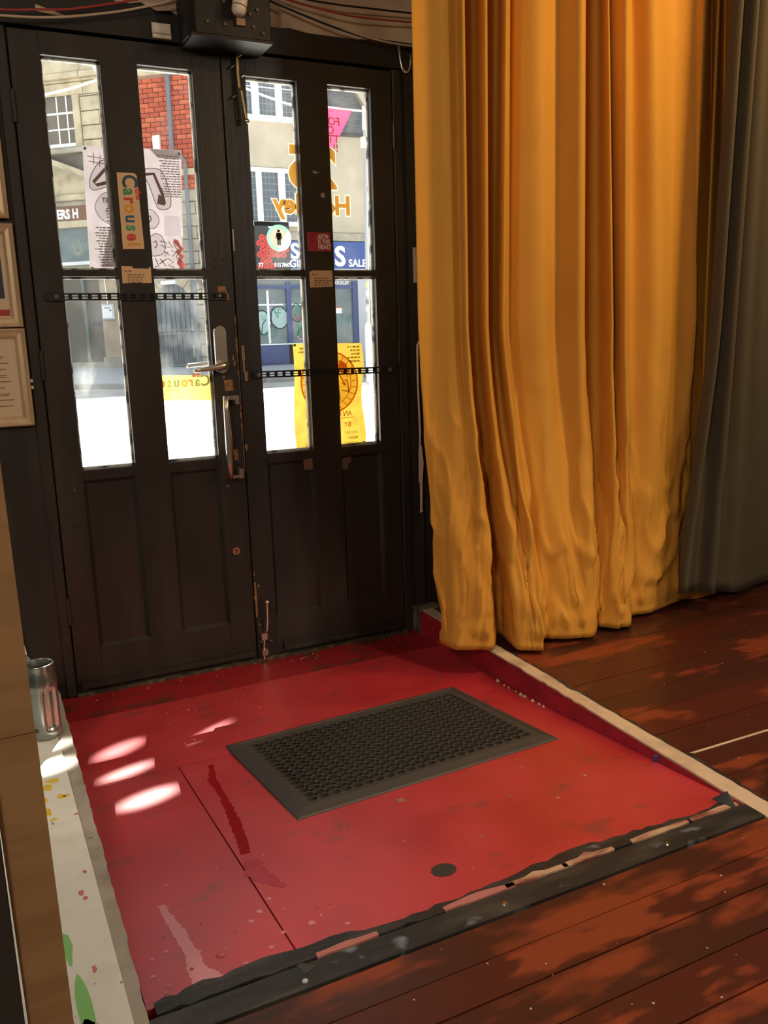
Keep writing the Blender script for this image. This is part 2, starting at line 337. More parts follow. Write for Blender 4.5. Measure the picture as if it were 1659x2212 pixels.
# chipped plaster lumps along the riser foot
for k in range(9):
    y = -.60 - .035*k + random.uniform(-.01, .01); x = .655 - .004*k*.5; r = random.uniform(.004, .009)
    MB().add([(x-r, y, ramp_z(y)), (x, y-r*1.5, ramp_z(y)), (x, y+r*1.5, ramp_z(y)), (x-.0005, y, ramp_z(y)+r)], [(0, 1, 3), (0, 3, 2), (1, 2, 3), (0, 2, 1)]).build('plaster_chip', STRIP, rr)
sp = []; yy = -.05
left = []; right = []
while yy > -1.745:
    t = (-yy)/1.7; x0 = .668 - .044*t; x1 = .712 - .038*t
    ja = random.uniform(0, .006) if -1.15 < yy < -.7 else random.uniform(0, .0012); jb = random.uniform(-.010, 0) if -.96 < yy < -.88 else random.uniform(-.0015, .0015)
    left.append((x0+ja, yy)); right.append((x1+jb, yy)); yy -= .022
st = MB().prism(left + right[::-1], .089, .0945, 'z').build('trim_edge', STRIP); tag(st, 'chipped cream strip edging the raised floorboards', kind='structure')
dd = []; de = []; random.seed(21)
for (x, y) in right:
    dd.append((x-.0015, y)); de.append((x + .006 + random.uniform(0, .012) + .016*max(0, mnz((y*5., 1., 2.))), y))
MB().prism(dd + de[::-1], .0896, .0917, 'z').build('dirt_band', BLKF, st)
# grey block at the foot of the right jamb
jb = MB().box(.648, .74, -.05, -.002, -.001, .104).build('trim_block', mat('dusty_black', (.06, .055, .045), .8, .2, col2=(.16, .14, .10), nscale=18)); tag(jb, 'dusty black block at the foot of the jamb', kind='structure')
# black threshold at the top of the ramp
thr = empty('trim_threshold'); tag(thr, 'black splintered threshold board across the top of the ramp', kind='structure')
MB().box(-.715, .640, -1.7065, -1.651, .05, .0935).build('threshold_board', BLKF, thr)
e = []; x = -.70
while x < .605: e.append(x); x += random.uniform(.015, .035)
up = [(x, -1.612 + random.uniform(-.006, .005) + .01*math.sin(x*9)) for x in e]; dn = [(x, -1.643 + random.uniform(-.004, .004)) for x in e]
MB().prism(up + dn[::-1], .0862, .0918, 'z').build('black_border', BLKF, thr)
for (a, b, w) in [(-.16, .0, .010), (-.02, .13, .016), (.12, .25, .012), (.30, .46, .008), (-.42, -.30, .005), (.47, .61, .012)]:
    q = [a + (b-a)*i/6 for i in range(7)]
    MB().prism([(x, -1.636 + random.uniform(0, w)*(1-abs(2*i/6-1))) for i, x in enumerate(q)] + [(x, -1.646 - random.uniform(0, .003)) for x in q[::-1]], .0905, .0948, 'z').build('splinter', SPLINT if a > -.1 else mat('pink_splinter', (.42, .16, .15), .7), thr)
for (x, y) in [(-.46, -1.69), (-.05, -1.683), (.36, -1.684)]:
    MB().lathe([(0, .0016), (.005, .0016), (.006, 0)], (x, y, .0935), 12).build('screw', SCREW, thr)
MB().add([(-.46, -1.648, .094), (-.43, -1.665, .094), (-.455, -1.674, .0942), (-.452, -1.655, .101)], [(0, 1, 3), (1, 2, 3), (2, 0, 3), (0, 2, 1)]).build('splinter', BLKF, thr)
MB().add([(.575, -1.60, .093), (.60, -1.648, .093), (.587, -1.660, .094), (.597, -1.625, .120)], [(0, 1, 3), (1, 2, 3), (2, 0, 3), (0, 2, 1)]).build('splinter', BLKF, thr)

# crumbs, chips and a bottle cap on the floors
random.seed(33); cb = MB()
def crumb(x, y, z, r):
    a = random.uniform(0, 6); p = [(x+r*math.cos(a+k*2.1)*random.uniform(.6, 1.4), y+r*math.sin(a+k*2.1)*random.uniform(.6, 1.4), z) for k in range(3)]
    cb.add(p + [(x, y, z+r*.7)], [(0, 2, 1), (0, 1, 3), (1, 2, 3), (2, 0, 3)])
for k in range(34): crumb(random.uniform(.75, 1.6), random.uniform(-1.65, -.66), .0915, random.uniform(.001, .0028))
for k in range(46): crumb(random.uniform(-.35, .75), random.uniform(-2.1, -1.72), .0915, random.uniform(.001, .0032))
for k in range(90):
    x, y = random.uniform(-.66, .60), random.uniform(-1.58, -.03); crumb(x, y, ramp_z(y)+.0008, random.uniform(.0008, .0026))
for k in range(50): crumb(random.uniform(-.60, .60), random.uniform(-.09, -.02), 0., random.uniform(.001, .004))
for k in range(30): crumb(random.uniform(-.5, -.1), random.uniform(-.58, -.25), .0003, random.uniform(.001, .003))
tag(cb.build('floor_crumbs', mat('pale_crumbs', (.62, .52, .40), .8, .2)), 'pale crumbs and paint chips scattered over the floors', 'debris', kind='stuff')
cap = MB().tube([(.628, -1.372, ramp_z(-1.372)+.008), (.634, -1.366, ramp_z(-1.372)+.011)], [.010, .009], 14).build('bottle_cap', mat('blue_foil', (.10, .14, .55), .2, .6, .6)); tag(cap, 'small shiny blue bottle cap against the red riser', 'bottle cap')
# left ledge: white board with grey edge
ledge = empty('white_ledge', (-.9, -.9, 0)); tag(ledge, 'paint-spattered white ledge board with grey edge along the left of the ramp', 'ledge')
def inl(o, e):  # keep world coordinates under an empty
    o.matrix_parent_inverse = Matrix.Translation(-Vector(e.location)); return o
inl(MB().box(-1.22, -.738, -1.79, -.06, .066, .103).build('board', WSHELF, ledge), ledge)
L_ = []; R_ = []; yy = -.06
while yy > -1.72:
    L_.append((-.7385, yy)); R_.append((-.697 - .016*(-yy)/1.66 + random.uniform(-.004, .0005), yy)); yy -= .025
inl(MB().prism(L_ + R_[::-1], .066, .100, 'z').build('edge_strip', GREYT, ledge), ledge)
inl(B('backing', BARE, ledge, -.735, -.7125, -1.70, -.06, -.02, .066), ledge)
YS = mat('yellow_paint_splash', (.75, .55, .05), .4); GS = mat('green_paint_splash', (.25, .62, .18), .4); PS = mat('pink_paint_splash', (.6, .18, .22), .4)
def splash(cx, cy, rx, ry, m, nm):
    n = 12; p = [(cx+rx*math.cos(2*PI*k/n)*random.uniform(.6, 1.2), cy+ry*math.sin(2*PI*k/n)*random.uniform(.6, 1.2)) for k in range(n)]
    return inl(MB().prism(p, .1028, .1036, 'z').build(nm, m, ledge), ledge)
for a in [(-.775, -.77, .02, .012), (-.79, -.80, .012, .02), (-.80, -.86, .006, .012), (-.765, -.86, .010, .012), (-.752, -.862, .008, .006), (-.80, -.92, .007, .02), (-.79, -.96, .01, .006)]: splash(*a, YS, 'yellow_splash')
for a in [(-.812, -1.42, .008, .05), (-.805, -1.58, .014, .07), (-.802, -1.65, .012, .05)]: splash(*a, GS, 'green_splash')
for a in [(-.77, -1.27, .006, .010), (-.765, -1.29, .005, .008), (-.777, -1.50, .004, .012), (-.755, -1.20, .004, .006), (-.743, -.96, .006, .004)]: splash(*a, PS, 'pink_splash')

# ------------------------------------------------------------------ setting: walls and ceiling
def struct(o, label): return tag(o, label, kind='structure')
wf = empty('wall_front'); struct(wf, 'black painted front wall around the doors with old plaster above')
B('panel', BLK, wf, -1.2, -.668, .002, .30, -.12, 2.9)
B('panel', BLK, wf, -3.2, -2.9, .002, .30, -.12, 2.9); B('panel', BLK, wf, -2.9, -1.2, .002, .30, -.12, .45); B('panel', BLK, wf, -2.9, -1.2, .002, .30, 2.4, 2.9)
w1 = MB().add([(-2.9, .2, .45), (-1.2, .2, .45), (-1.2, .2, 2.4), (-2.9, .2, 2.4)], [(0, 1, 2, 3)]).build('window_added', glass_mat('added_window_glass', .03)); struct(w1, 'added unseen shop window left of the doors')  # window put in out of view to bring daylight onto the ledge
B('lining', BLK, wf, .652, 1.1, .002, .10, -.12, 2.9); B('lining', BLK, wf, .90, 1.1, .10, .62, -.12, 2.9); B('lining', BLK, wf, 1.1, 1.6, .45, .62, -.12, 2.9)  # outer lining deepened, out of view, to keep direct sun off the poster
B('lining', BLK, wf, 1.1, 4.6, .002, .45, -.12, 2.9)
B('lintel', PLAS, wf, -.668, .652, .03, .45, 2.13, 2.9)
B('lintel', PLAS, wf, -.668, .652, .45, .62, 2.2, 2.9)
# ragged black beam over the doors, cream plaster above it
px = [-.72 + .06*i for i in range(26)]
beam_top = [(x, 2.150 + random.uniform(-.006, .006) + (.012 if x < -.2 else 0)) for x in px]
MB().prism([(px[0], 2.072)] + [(px[-1], 2.072)] + beam_top[::-1], -.012, .04, 'y').build('beam', BLKM, wf)
pl = [(-.47, 2.16), (-.40, 2.150), (-.33, 2.163), (-.24, 2.155), (-.15, 2.147), (-.105, 2.15), (-.105, 2.6), (-.47, 2.6)]
MB().prism([(-.68, 2.155), (-.106, 2.16), (-.106, 2.62), (-.68, 2.62)], .002, .03).build('upper_panel', BLKM, wf)
MB().prism([(-.35, 2.18), (-.29, 2.164), (-.24, 2.176), (-.19, 2.158), (-.15, 2.163), (-.125, 2.15), (-.107, 2.153), (-.107, 2.5), (-.2, 2.5)], -.002, .004).build('plaster_patch', PLAS, wf)
MB().prism([(-.545, 2.112), (-.47, 2.104), (-.46, 2.108), (-.545, 2.13)], -.013, -.010).build('plaster_patch', PLAS, wf)
MB().prism([(.16, 2.155), (.23, 2.152), (.27, 2.145), (.36, 2.142), (.42, 2.150), (.52, 2.146), (.60, 2.150), (.80, 2.152), (.80, 2.62), (.16, 2.62)], -.006, .004).build('plaster', PLAS, wf)
wl = MB().box(-3.3, -3.2, -6.2, .45, -.12, 2.9).build('wall_left', WALLD); struct(wl, 'dark side wall of the bar')
wr = MB().box(4.6, 4.7, -6.2, .45, -.12, 2.9).build('wall_right', WALLD); struct(wr, 'dark far side wall of the bar')
wb = MB().box(-3.3, 4.7, -6.3, -6.2, -.12, 2.9).build('wall_back', WALLD); struct(wb, 'dark rear wall of the bar')
ce = MB().box(-3.3, 4.7, -6.3, .45, 2.75, 2.9).build('ceiling', CEIL); struct(ce, 'cream ceiling of the bar')
# outside face of the own building above the door
# door frame
tf = empty('trim_doorframe'); struct(tf, 'black door frame with jambs and head')
MB().box(-.634, -.616, .0455, .10, 0, 2.072).build('gap_stop', BLK, tf)  # both stops added behind the hinge gaps to block daylight leaks
MB().box(.600, .616, .0455, .10, 0, 2.072).build('gap_stop', BLK, tf)
MB().cbox(-.668, -.634, -.004, .10, 0, 2.072, .004).build('jamb', BLK, tf)
MB().cbox(.616, .652, -.004, .10, 0, 2.072, .004).build('jamb', BLK, tf)
MB().box(-.634, .616, .045, .10, 2.055, 2.08).build('head', BLK, tf)
MB().box(-.634, .616, -.014, .06, -.004, .008).build('sill', mat('dirty_sill', (.05, .042, .03), .8, .2, col2=(.2, .16, .09), nscale=(30, 60, 60), lo=.5, hi=.75), tf)
MB().box(.655, .70, -.018, .002, .10, 2.1).build('architrave', BLK, tf)

# ------------------------------------------------------------------ doors
GLASS = glass_mat('old_door_glass'); GLASS2 = glass_mat('scuffed_door_glass', .14, (10, 10, 10), .45, .75)
def leaf(name, label, X, panes, chain):
    d = empty(name); struct(d, label)
    x0, x1 = X; (a, b), (c, e) = panes; T = .045; ZT = 2.064
    for s0, s1 in ((x0, a), (e, x1)): MB().cbox(s0, s1, 0, T, .012, ZT, .0015).build('stile', BLK, d)
    MB().box(b, c, -.0004, T, .155, 2.002).build('muntin', BLK, d)
    for s0, s1, z0, z1, nm in ((a, e, 2.0, ZT, 'top_rail'), (a, e, .012, .155, 'bottom_rail')):
        MB().box(s0, s1, .0003, T, z0, z1).build(nm, BLK, d)
    for s0, s1 in ((a, b), (c, e)):
        MB().box(s0, s1, .0006, T, 1.368, 1.388).build('glazing_bar', BLK, d)
        MB().box(s0, s1, .0006, T, .727, .76).build('lock_rail', BLK, d)
        p = MB().box(s0, s1, .014, T-.005, .155, .727).build('panel', BLK, d)
        m = MB(); w = .011
        for q0, q1, r0, r1 in ((s0, s0+w, .155, .727), (s1-w, s1, .155, .727)):
            i0, i1 = (q0, q1)
            m.add([(q0, .001 if q0 == s0 else .013, r0), (q1, .013 if q0 == s0 else .001, r0), (q1, .013 if q0 == s0 else .001, r1), (q0, .001 if q0 == s0 else .013, r1), (q0, .016, r0), (q1, .016, r0), (q1, .016, r1), (q0, .016, r1)],
                  [(0, 1, 2, 3), (0, 4, 5, 1), (1, 5, 6, 2), (2, 6, 7, 3), (3, 7, 4, 0)])
        for r0, r1, lo in ((.155, .155+w, True), (.727-w, .727, False)):
            ya, yb = (.001, .013) if lo else (.013, .001)
            m.add([(s0, ya, r0), (s1, ya, r0), (s1, yb, r1), (s0, yb, r1), (s0, .016, r0), (s1, .016, r0), (s1, .016, r1), (s0, .016, r1)],
                  [(0, 1, 2, 3), (0, 4, 5, 1), (1, 5, 6, 2), (2, 6, 7, 3), (3, 7, 4, 0)])
        m.build('moulding', BLK, d)
        for z0, z1, g in ((.76, 1.368, GLASS2 if name == 'door_1' and s0 == c else GLASS), (1.388, 2.0, GLASS)):
            MB().add([(s0, .024, z0), (s1, .024, z0), (s1, .024, z1), (s0, .024, z1)], [(0, 1, 2, 3)]).build('pane', g, d)
            bd = MB()
            for u in ((s0, s0+.006, z0, z1), (s1-.006, s1, z0, z1)): bd.box(u[0], u[1], .026, .040, u[2], u[3])
            for u in ((s0, s1, z0, z0+.007), (s0, s1, z1-.007, z1)): bd.box(u[0], u[1], .026, .040, u[2], u[3])
            bd.build('glazing_bead', GLB, d)
    MB().prism([(-.002, .022), (-.020, .026), (-.020, .036), (-.012, .040), (-.014, .054), (0, .060)], x0+.012 if name == 'door_1' else x0+.10, x1-.012, 'x').build('weather_bar', BLK, d)
    return d
GLB = mat('lit_bead_edge', (.50, .48, .43), .6, .3, col2=(.07, .06, .05), nscale=(24, 24, 24), lo=.50, hi=.62)  # pale tone paints daylight on the pane reveals into the beads
dl = leaf('door_1', 'black wooden door leaf on the left with four panes and a lever handle', (-.630, -.002), ((-.545, -.376), (-.266, -.093)), 0)
MB().box(-.016, .016, .0455, .052, .012, 2.05).build('gap_seal', BLK, dl)  # strip added behind the meeting gap to shut out leaking daylight
dr = leaf('door_2', 'black wooden door leaf on the right with four panes and bolts', (.002, .613), ((.081, .258), (.368, .531)), 0)
# hinges
for (x, z, p) in [(-.632, .30, dl), (-.632, 1.10, dl), (-.632, 1.85, dl), (.6145, .27, dr), (.6145, 1.1, dr), (.6145, 1.85, dr)]:
    MB().tube([(x, -.006, z-.045), (x, -.006, z+.045)], .006, 10).build('hinge', BLK, p)
# slotted steel bars
def slotted(x0, x1, z, tilt, first, p):
    o = MB(); h = .0105; n = int((x1-x0)/.0293); t = .0012
    ys_ = (-.008, -.0062)
    def zz(x): return z + tilt*(x-x0)
    def strip(xa, xb, dz0, dz1):
        o.add([(xa, ys_[0], zz(xa)+dz0), (xb, ys_[0], zz(xb)+dz0), (xb, ys_[1], zz(xb)+dz0), (xa, ys_[1], zz(xa)+dz0), (xa, ys_[0], zz(xa)+dz1), (xb, ys_[0], zz(xb)+dz1), (xb, ys_[1], zz(xb)+dz1), (xa, ys_[1], zz(xa)+dz1)],
              [(0, 3, 2, 1), (4, 5, 6, 7), (0, 1, 5, 4), (1, 2, 6, 5), (2, 3, 7, 6), (3, 0, 4, 7)])
    strip(x0, x1, -h, -.0065); strip(x0, x1, -.0014, .0014); strip(x0, x1, .0065, h)
    xs = x0 + first; prev = x0
    while xs + .018 < x1:
        for a_, b_ in ((-.0065, -.0014), (.0014, .0065)): strip(prev, xs, a_, b_)
        prev = xs + .0175; xs += .0293
    for a_, b_ in ((-.0065, -.0014), (.0014, .0065)): strip(prev, x1, a_, b_)
    # folded flanges of the channel
    o.add([(x0, -.008, zz(x0)+h), (x1, -.008, zz(x1)+h), (x1, -.0002, zz(x1)+h+.0008), (x0, -.0002, zz(x0)+h+.0008), (x0, -.008, zz(x0)+h+.001), (x1, -.008, zz(x1)+h+.001), (x1, -.0002, zz(x1)+h+.0018), (x0, -.0002, zz(x0)+h+.0018)],
          [(0, 3, 2, 1), (4, 5, 6, 7), (0, 1, 5, 4), (1, 2, 6, 5), (2, 3, 7, 6), (3, 0, 4, 7)])
    o.add([(x0, -.008, zz(x0)-h-.001), (x1, -.008, zz(x1)-h-.001), (x1, -.0002, zz(x1)-h-.001), (x0, -.0002, zz(x0)-h-.001), (x0, -.008, zz(x0)-h), (x1, -.008, zz(x1)-h), (x1, -.0002, zz(x1)-h), (x0, -.0002, zz(x0)-h)],
          [(0, 3, 2, 1), (4, 5, 6, 7), (0, 1, 5, 4), (1, 2, 6, 5), (2, 3, 7, 6), (3, 0, 4, 7)])
    return o.build('slotted_bar', BLKMET, p)
def screw_head(x, z, r, p, y=-.008):
    return MB().disc((x, z), r, y-.004, y, 14).build('screw', SCREW, p)
b1 = slotted(-.600, -.030, 1.306, -.004, .0475, dl); b2 = slotted(.045, .600, 1.039, -.010, .030, dr)
screw_head(-.570, 1.307, .0065, dl); screw_head(-.055, 1.305, .005, dl); screw_head(.064, 1.039, .0075, dr); screw_head(.572, 1.034, .008, dr)
# lever handle with plate (left leaf), also the outside lever
def rounded_plate(cx, z0, z1, w, y0, y1, n=10):
    r = w/2; pts = [(cx+r*math.cos(PI*k/n), z1-r+r*math.sin(PI*k/n)) for k in range(n+1)] + [(cx-r*math.cos(PI*k/n), z0+r-r*math.sin(PI*k/n)) for k in range(n+1)]
    return pts
lh = empty('lever_handle'); lh.parent = dl
pts = rounded_plate(-.0625, 1.047, 1.211, .047, 0, 0); inner = [( -.0625 + (p[0]+.0625)*.86, 1.129 + (p[1]-1.129)*.96) for p in pts]
m = MB(); n = len(pts); m.add([(p[0], -.0005, p[1]) for p in pts] + [(p[0], -.010, p[1]) for p in inner], [tuple(range(2*n-1, n-1, -1))] + [(i, i+n, (i+1) % n + n, (i+1) % n) for i in range(n)])
m.build('back_plate', STEEL, lh)
m = MB(); m.tube([(-.060, -.010, 1.074), (-.060, -.046, 1.074)], .011, 14)
m.tube([(-.056, -.048, 1.076), (-.075, -.052, 1.076), (-.105, -.055, 1.071), (-.14, -.058, 1.067), (-.166, -.058, 1.064), (-.168, -.050, 1.064)], [.013, .0125, .009, .0078, .0075, .0065], 12)
m.build('lever', STEEL, lh, True)
m = MB(); m.tube([(-.060, .046, 1.076), (-.060, .088, 1.076)], .010, 12); m.tube([(-.056, .09, 1.079), (-.085, .092, 1.082), (-.125, .094, 1.079), (-.153, .094, 1.077), (-.156, .086, 1.074)], [.011, .009, .008, .0078, .007], 12)
m.build('outer_lever', STEEL, lh, True)
screw_head(-.059, 1.036, .006, dl, 0.)
# pull handle
ph = empty('pull_handle'); ph.parent = dl
MB().tube([(-.069, -.046, .975), (-.069, -.047, .93), (-.068, -.048, .83), (-.068, -.046, .75), (-.068, -.045, .695)], [.0095, .010, .0125, .0115, .0085], 14).build('grip', STEEL, ph, True)
m = MB(); m.box(-.072, -.026, -.050, -.040, .962, .975); m.box(-.034, -.022, -.046, 0, .945, .975); m.build('bracket', STEEL, ph)
m = MB(); m.box(-.072, -.028, -.048, -.040, .693, .703); m.box(-.038, -.022, -.046, 0, .690, .722); m.build('bracket', STEEL, ph)
# key plate low on the left leaf
kp = MB().disc((-.054, .424), .0135, -.003, 0, 22).build('key_plate', COPPER, dl)
m = MB(); m.disc((-.054, .427), .0032, -.0036, -.003, 12); m.box(-.0556, -.0524, -.0036, -.003, .417, .427); m.build('keyhole', BLKMET, kp)
# bare wood marks where fittings were removed
def bare(pts, p, y=-.0007, m=BARE): return MB().prism(pts, y, .0, 'y').build('bare_patch', m, p)
bare([(-.058, 1.337), (-.031, 1.337), (-.030, 1.322), (-.024, 1.313), (-.018, 1.292), (-.031, 1.291), (-.033, 1.318), (-.057, 1.318)], dl)
bare([(-.058, 1.026), (-.028, 1.027), (-.025, .990), (-.055, .989)], dl); bare([(-.041, .785), (-.026, .787), (-.024, .748), (-.038, .748)], dl)
bare([(.218, .727), (.250, .730), (.254, .690), (.222, .688)], dr, y=.012, m=mat('brown_tape', (.16, .09, .055), .6)); bare([(.370, .718), (.405, .722), (.407, .700), (.395, .698), (.39, .678), (.371, .677)], dr, y=.012, m=mat('brown_tape_b', (.15, .10, .07), .6))
def chip_line(x, z0, z1, w, p, n=14):
    L = []; Rr = []
    for i in range(n+1):
        z = z0+(z1-z0)*i/n; L.append((x-random.uniform(0, w), z)); Rr.append((x+.0004, z))
    return MB().prism(L+Rr[::-1], -.0009, .001, 'y').build('chipped_edge', BARE, p)
chip_line(-.0025, .84, 1.24, .007, dl, 40); chip_line(-.0025, .70, .84, .003, dl)
for (x, z, s) in [(.006, .33, .008), (.006, .24, .012), (.007, .79, .014), (-.02, 1.10, .008), (-.016, 1.08, .010), (.02, .285, .007), (.006, .17, .008)]:
    MB().prism([(x+s*.5*math.cos(a)*random.uniform(.5, 1.2), z+s*math.sin(a)*random.uniform(.5, 1.5)) for a in [j*PI/4 for j in range(8)]], -.0008, .001).build('paint_chip', BARE, dl if x < 0 else dr)
MB().box(.003, .010, -.002, .002, .17, .30).build('worn_edge', BARE, dr)
# lock keep and strip on right leaf edge
m = MB(); m.box(.010, .020, -.004, 0, 1.09, 1.14); m.box(.012, .018, -.003, 0, 1.05, 1.09); m.box(.014, .026, -.007, 0, 1.02, 1.052); m.build('lock_keep', BRASS, dr)
MB().box(.0035, .008, -.004, 0, 1.45, 1.52).build('edge_plate', SCREW, dr)
# upper surface bolt
ub = empty('upper_bolt'); ub.parent = dr
MB().box(.040, .062, -.006, 0, 1.86, 2.055).build('bolt_plate', BLK, ub)
MB().tube([(.052, -.018, 2.07), (.050, -.018, 2.0), (.052, -.020, 1.955), (.056, -.026, 1.945), (.066, -.030, 1.86)], .0052, 8).build('bolt_rod', BRASS, ub)
MB().lathe([(0, -.008), (.008, -.006), (.009, 0), (.007, .006), (0, .008)], (.067, -.030, 1.855), 12).build('bolt_knob', SCREW, ub, True)
for z, x in ((2.055, .063), (2.02, .036), (1.995, .066), (1.93, .036)): MB().tube([(x-.006, -.012, z-.004), (x+.006, -.012, z+.004)], .004, 8).build('bolt_screw', SCREW, ub)
lb = empty('lower_bolt'); lb.parent = dr
MB().box(.004, .052, -.006, 0, .012, .165).build('bolt_plate', BLK, lb)
MB().tube([(.039, -.03, .222), (.037, -.03, .16), (.033, -.028, .118), (.026, -.020, .105), (.022, -.018, .06), (.020, -.018, .005)], .0052, 8).build('bolt_rod', STEEL, lb)
MB().lathe([(0, -.009), (.009, -.006), (.010, 0), (.008, .006), (0, .008)], (.039, -.03, .227), 12).build('bolt_knob', STEEL, lb, True)
for z in (.095, .035): MB().box(.012, .034, -.026, 0, z-.012, z+.012).build('bolt_guide', STEEL, lb)
for x, z in ((.010, .14), (.046, .145), (.012, .075), (.050, .072)): MB().tube([(x-.007, -.012, z+.005), (x+.007, -.012, z-.005)], .003, 8).build('bolt_screw', SCREW, lb)
# small screws and knocks
for x, z, p in [(-.575, .70, dl), (-.060, 1.425, dl), (-.030, 1.425, dl), (-.060, 1.40, dl), (-.030, 1.40, dl), (-.587, .58, dl), (.075, .735, dr), (.545, .735, dr), (-.07, .66, dl), (-.545, .235, dl)]:
    MB().disc((x, z), .0045, -.002, 0, 10).build('screw', BLKM if x > -.1 and z > 1.3 else SCREW if random.random() < .4 else BLKM, p)
putty = MB().prism([(.335 + .008*math.cos(a), 1.640 + .009*math.sin(a)) for a in [k*PI/6 for k in range(12)]], -.004, 0).build('putty_blob', mat('putty', (.35, .27, .22), .6), dr)
MB().prism([(.300, 1.713), (.306, 1.722), (.318, 1.716), (.330, 1.716), (.312, 1.709)], -.0012, 0).build('paint_scrape', mat('scrape', (.3, .27, .24), .6), dr)

# ------------------------------------------------------------------ stickers, labels and posters on the doors
CC = {'C': (.035, .09, .13), 'a': (.05, .28, .13), 'r': (.55, .06, .04), 'o': (.62, .32, .03), 'u': (.04, .13, .20), 's': (.07, .33, .15), 'e': (.58, .07, .08), 'l': (.62, .33, .05)}
CM = {k: mat('letter_%s' % k, v, .6, .3) for k, v in CC.items()}
def carousel(parent, ox, oy, oz, rot, size, mirror, cond=.80):
    """the coloured word, letter by letter"""
    adv = 0; w = {'C': .80, 'a': .64, 'r': .48, 'o': .68, 'u': .68, 's': .58, 'e': .64, 'l': .34}
    for ch in 'Carousel':
        cw = w[ch]*size*cond; k = adv + cw/2
        sx = -1 if mirror else 1
        x = ox + (sx*k)*math.cos(rot); z = oz + (sx*k)*math.sin(rot)
        text(ch, size*(1.18 if ch == 'C' else 1.0), (x, oy, z), CM[ch], parent, 'letter', mirror, rot, size*.030, sx=.86, ext=0 if mirror else .0004)
        adv += cw
    k = 1.0*size; up = .66*size
    x = ox + (sx*k)*math.cos(rot) - up*math.sin(rot); z = oz + (sx*k)*math.sin(rot) + up*math.cos(rot)
    text('the', size*.46, (x, oy, z), CM['e'], parent, 'lettering', mirror, rot, size*.012)
lab = MB(); cr = .008
pts = [(-.3555, 1.452), (-.2885, 1.4535), (-.2935, 1.672), (-.297, 1.678), (-.302, 1.681), (-.3545, 1.681)]
lab = lab.prism(pts, -.0022, -.0006).build('label_sticker', mat('cream_label', (.66, .46, .28), .5, .3)); tag(lab, 'cream label with coloured Carousel lettering on the left door muntin', 'sticker')
carousel(lab, -.3385, -.0024, 1.674, -PI/2, .0555, False)
n1 = MB().prism([(-.366, 1.347), (-.274, 1.348), (-.2735, 1.397), (-.279, 1.398), (-.279, 1.392), (-.330, 1.393), (-.331, 1.399), (-.3655, 1.400)], -.0022, -.0006).build('paper_note', CREAMP); tag(n1, 'torn cream paper note on the left door below the Carousel label', 'note')
n2 = MB().prism([(.273, 1.331), (.3585, 1.334), (.359, 1.389), (.285, 1.389), (.272, 1.385)], -.0022, -.0006).build('paper_note', CREAMP); tag(n2, 'creased cream paper note on the right door below the red sticker', 'note')
NOTES = ((n1, -.357, 1.383), (n2, .281, 1.373))
art = MB().box(.269, .358, -.0022, -.0006, 1.4535, 1.517).build('door_sticker', mat('crimson_sticker', (.40, .045, .065), .5, .3, col2=(.33, .03, .05), nscale=30)); tag(art, 'crimson sticker reading ART IS THE HEART on the right door muntin', 'sticker')
ASM = mat('sticker_pink_white', (.70, .52, .46), .6)
for k, s in enumerate(['ART', 'IS THE', 'HEART']): text(s, .0205, (.309, -.0025, 1.4965-.0175*k), ASM, art, bold=.0011, align='LEFT', sx=.78)
MB().disc((.3435, 1.503), .0065, -.0026, -.0022, 14).build('emblem', ASM, art)
DK = mat('sticker_dark_ink', (.12, .015, .02), .6)
m = MB(); m.ribbon([(.275, 1.475), (.283, 1.487), (.281, 1.500), (.290, 1.508), (.296, 1.502), (.292, 1.49), (.283, 1.485)], .0022, -.0025); m.ribbon([(.292, 1.488), (.299, 1.482), (.304, 1.489)], .002, -.0025); m.build('drawing', DK, art)
MB().ribbon([(.336, 1.512), (.331, 1.495), (.335, 1.478), (.332, 1.462), (.342, 1.438)], .0018, -.0027).build('scratch', INK, art)

# lilac poster pinned on the outside of the left leaf (seen from behind)
LIL = paper_mat('lilac_paper', (.46, .40, .43), .75, (.37, .33, .33), 9)
po = MB(); nx = 8
vs = []; fs = []
for i in range(nx+1):
    t = i/nx; x0 = -.4415 + .309*t; 
    for k in range(9):
        s = k/8; x = (-.4405 + .308*t)*(1-s) + (-.4525 + .2975*t)*s; z = (1.766 + .004*t)*(1-s) + (1.390)*s
        vs.append((x, .060 + .003*math.sin(t*5+s*3), z))
for i in range(nx):
    for k in range(8): a = i*9+k; fs.append((a, a+1, a+10, a+9))
lp = po.add(vs, fs).build('paper_poster', LIL, None, True); tag(lp, 'lilac hand-drawn gig poster seen from behind on the left door glass', 'poster')
LW = paper_mat('poster_white', (.85, .84, .86), .86); LB = paper_mat('poster_brown', (.20, .13, .10), .4); LG = paper_mat('poster_grey_ink', (.24, .20, .20), .4); LR = paper_mat('poster_red', (.55, .10, .09), .6); LD = paper_mat('poster_painted_shade', (.44, .40, .38), .7)
py = .0545
def stroke(pts, w, m, p, y=py, nm='drawing'): return MB().ribbon(pts, w, y).build(nm, m, p)
def area(pts, m, p, y=py+.001, nm='drawing'): return MB().add([(a, y, b) for a, b in pts], [tuple(range(len(pts)))]).build(nm, m, p)
def smooth(pts, n=5, closed=False):
    out = []; N_ = len(pts); rng = range(N_ if closed else N_-1)
    for i in rng:
        p = [pts[(i+j-1) % N_] if closed else pts[min(max(i+j-1, 0), N_-1)] for j in range(4)]
        for k in range(n):
            t = k/n; out.append(tuple(.5*((2*p[1][q]) + (-p[0][q]+p[2][q])*t + (2*p[0][q]-5*p[1][q]+4*p[2][q]-p[3][q])*t*t + (-p[0][q]+3*p[1][q]-3*p[2][q]+p[3][q])*t**3) for q in (0, 1)))
    out.append(out[0] if closed else tuple(pts[-1])); return out
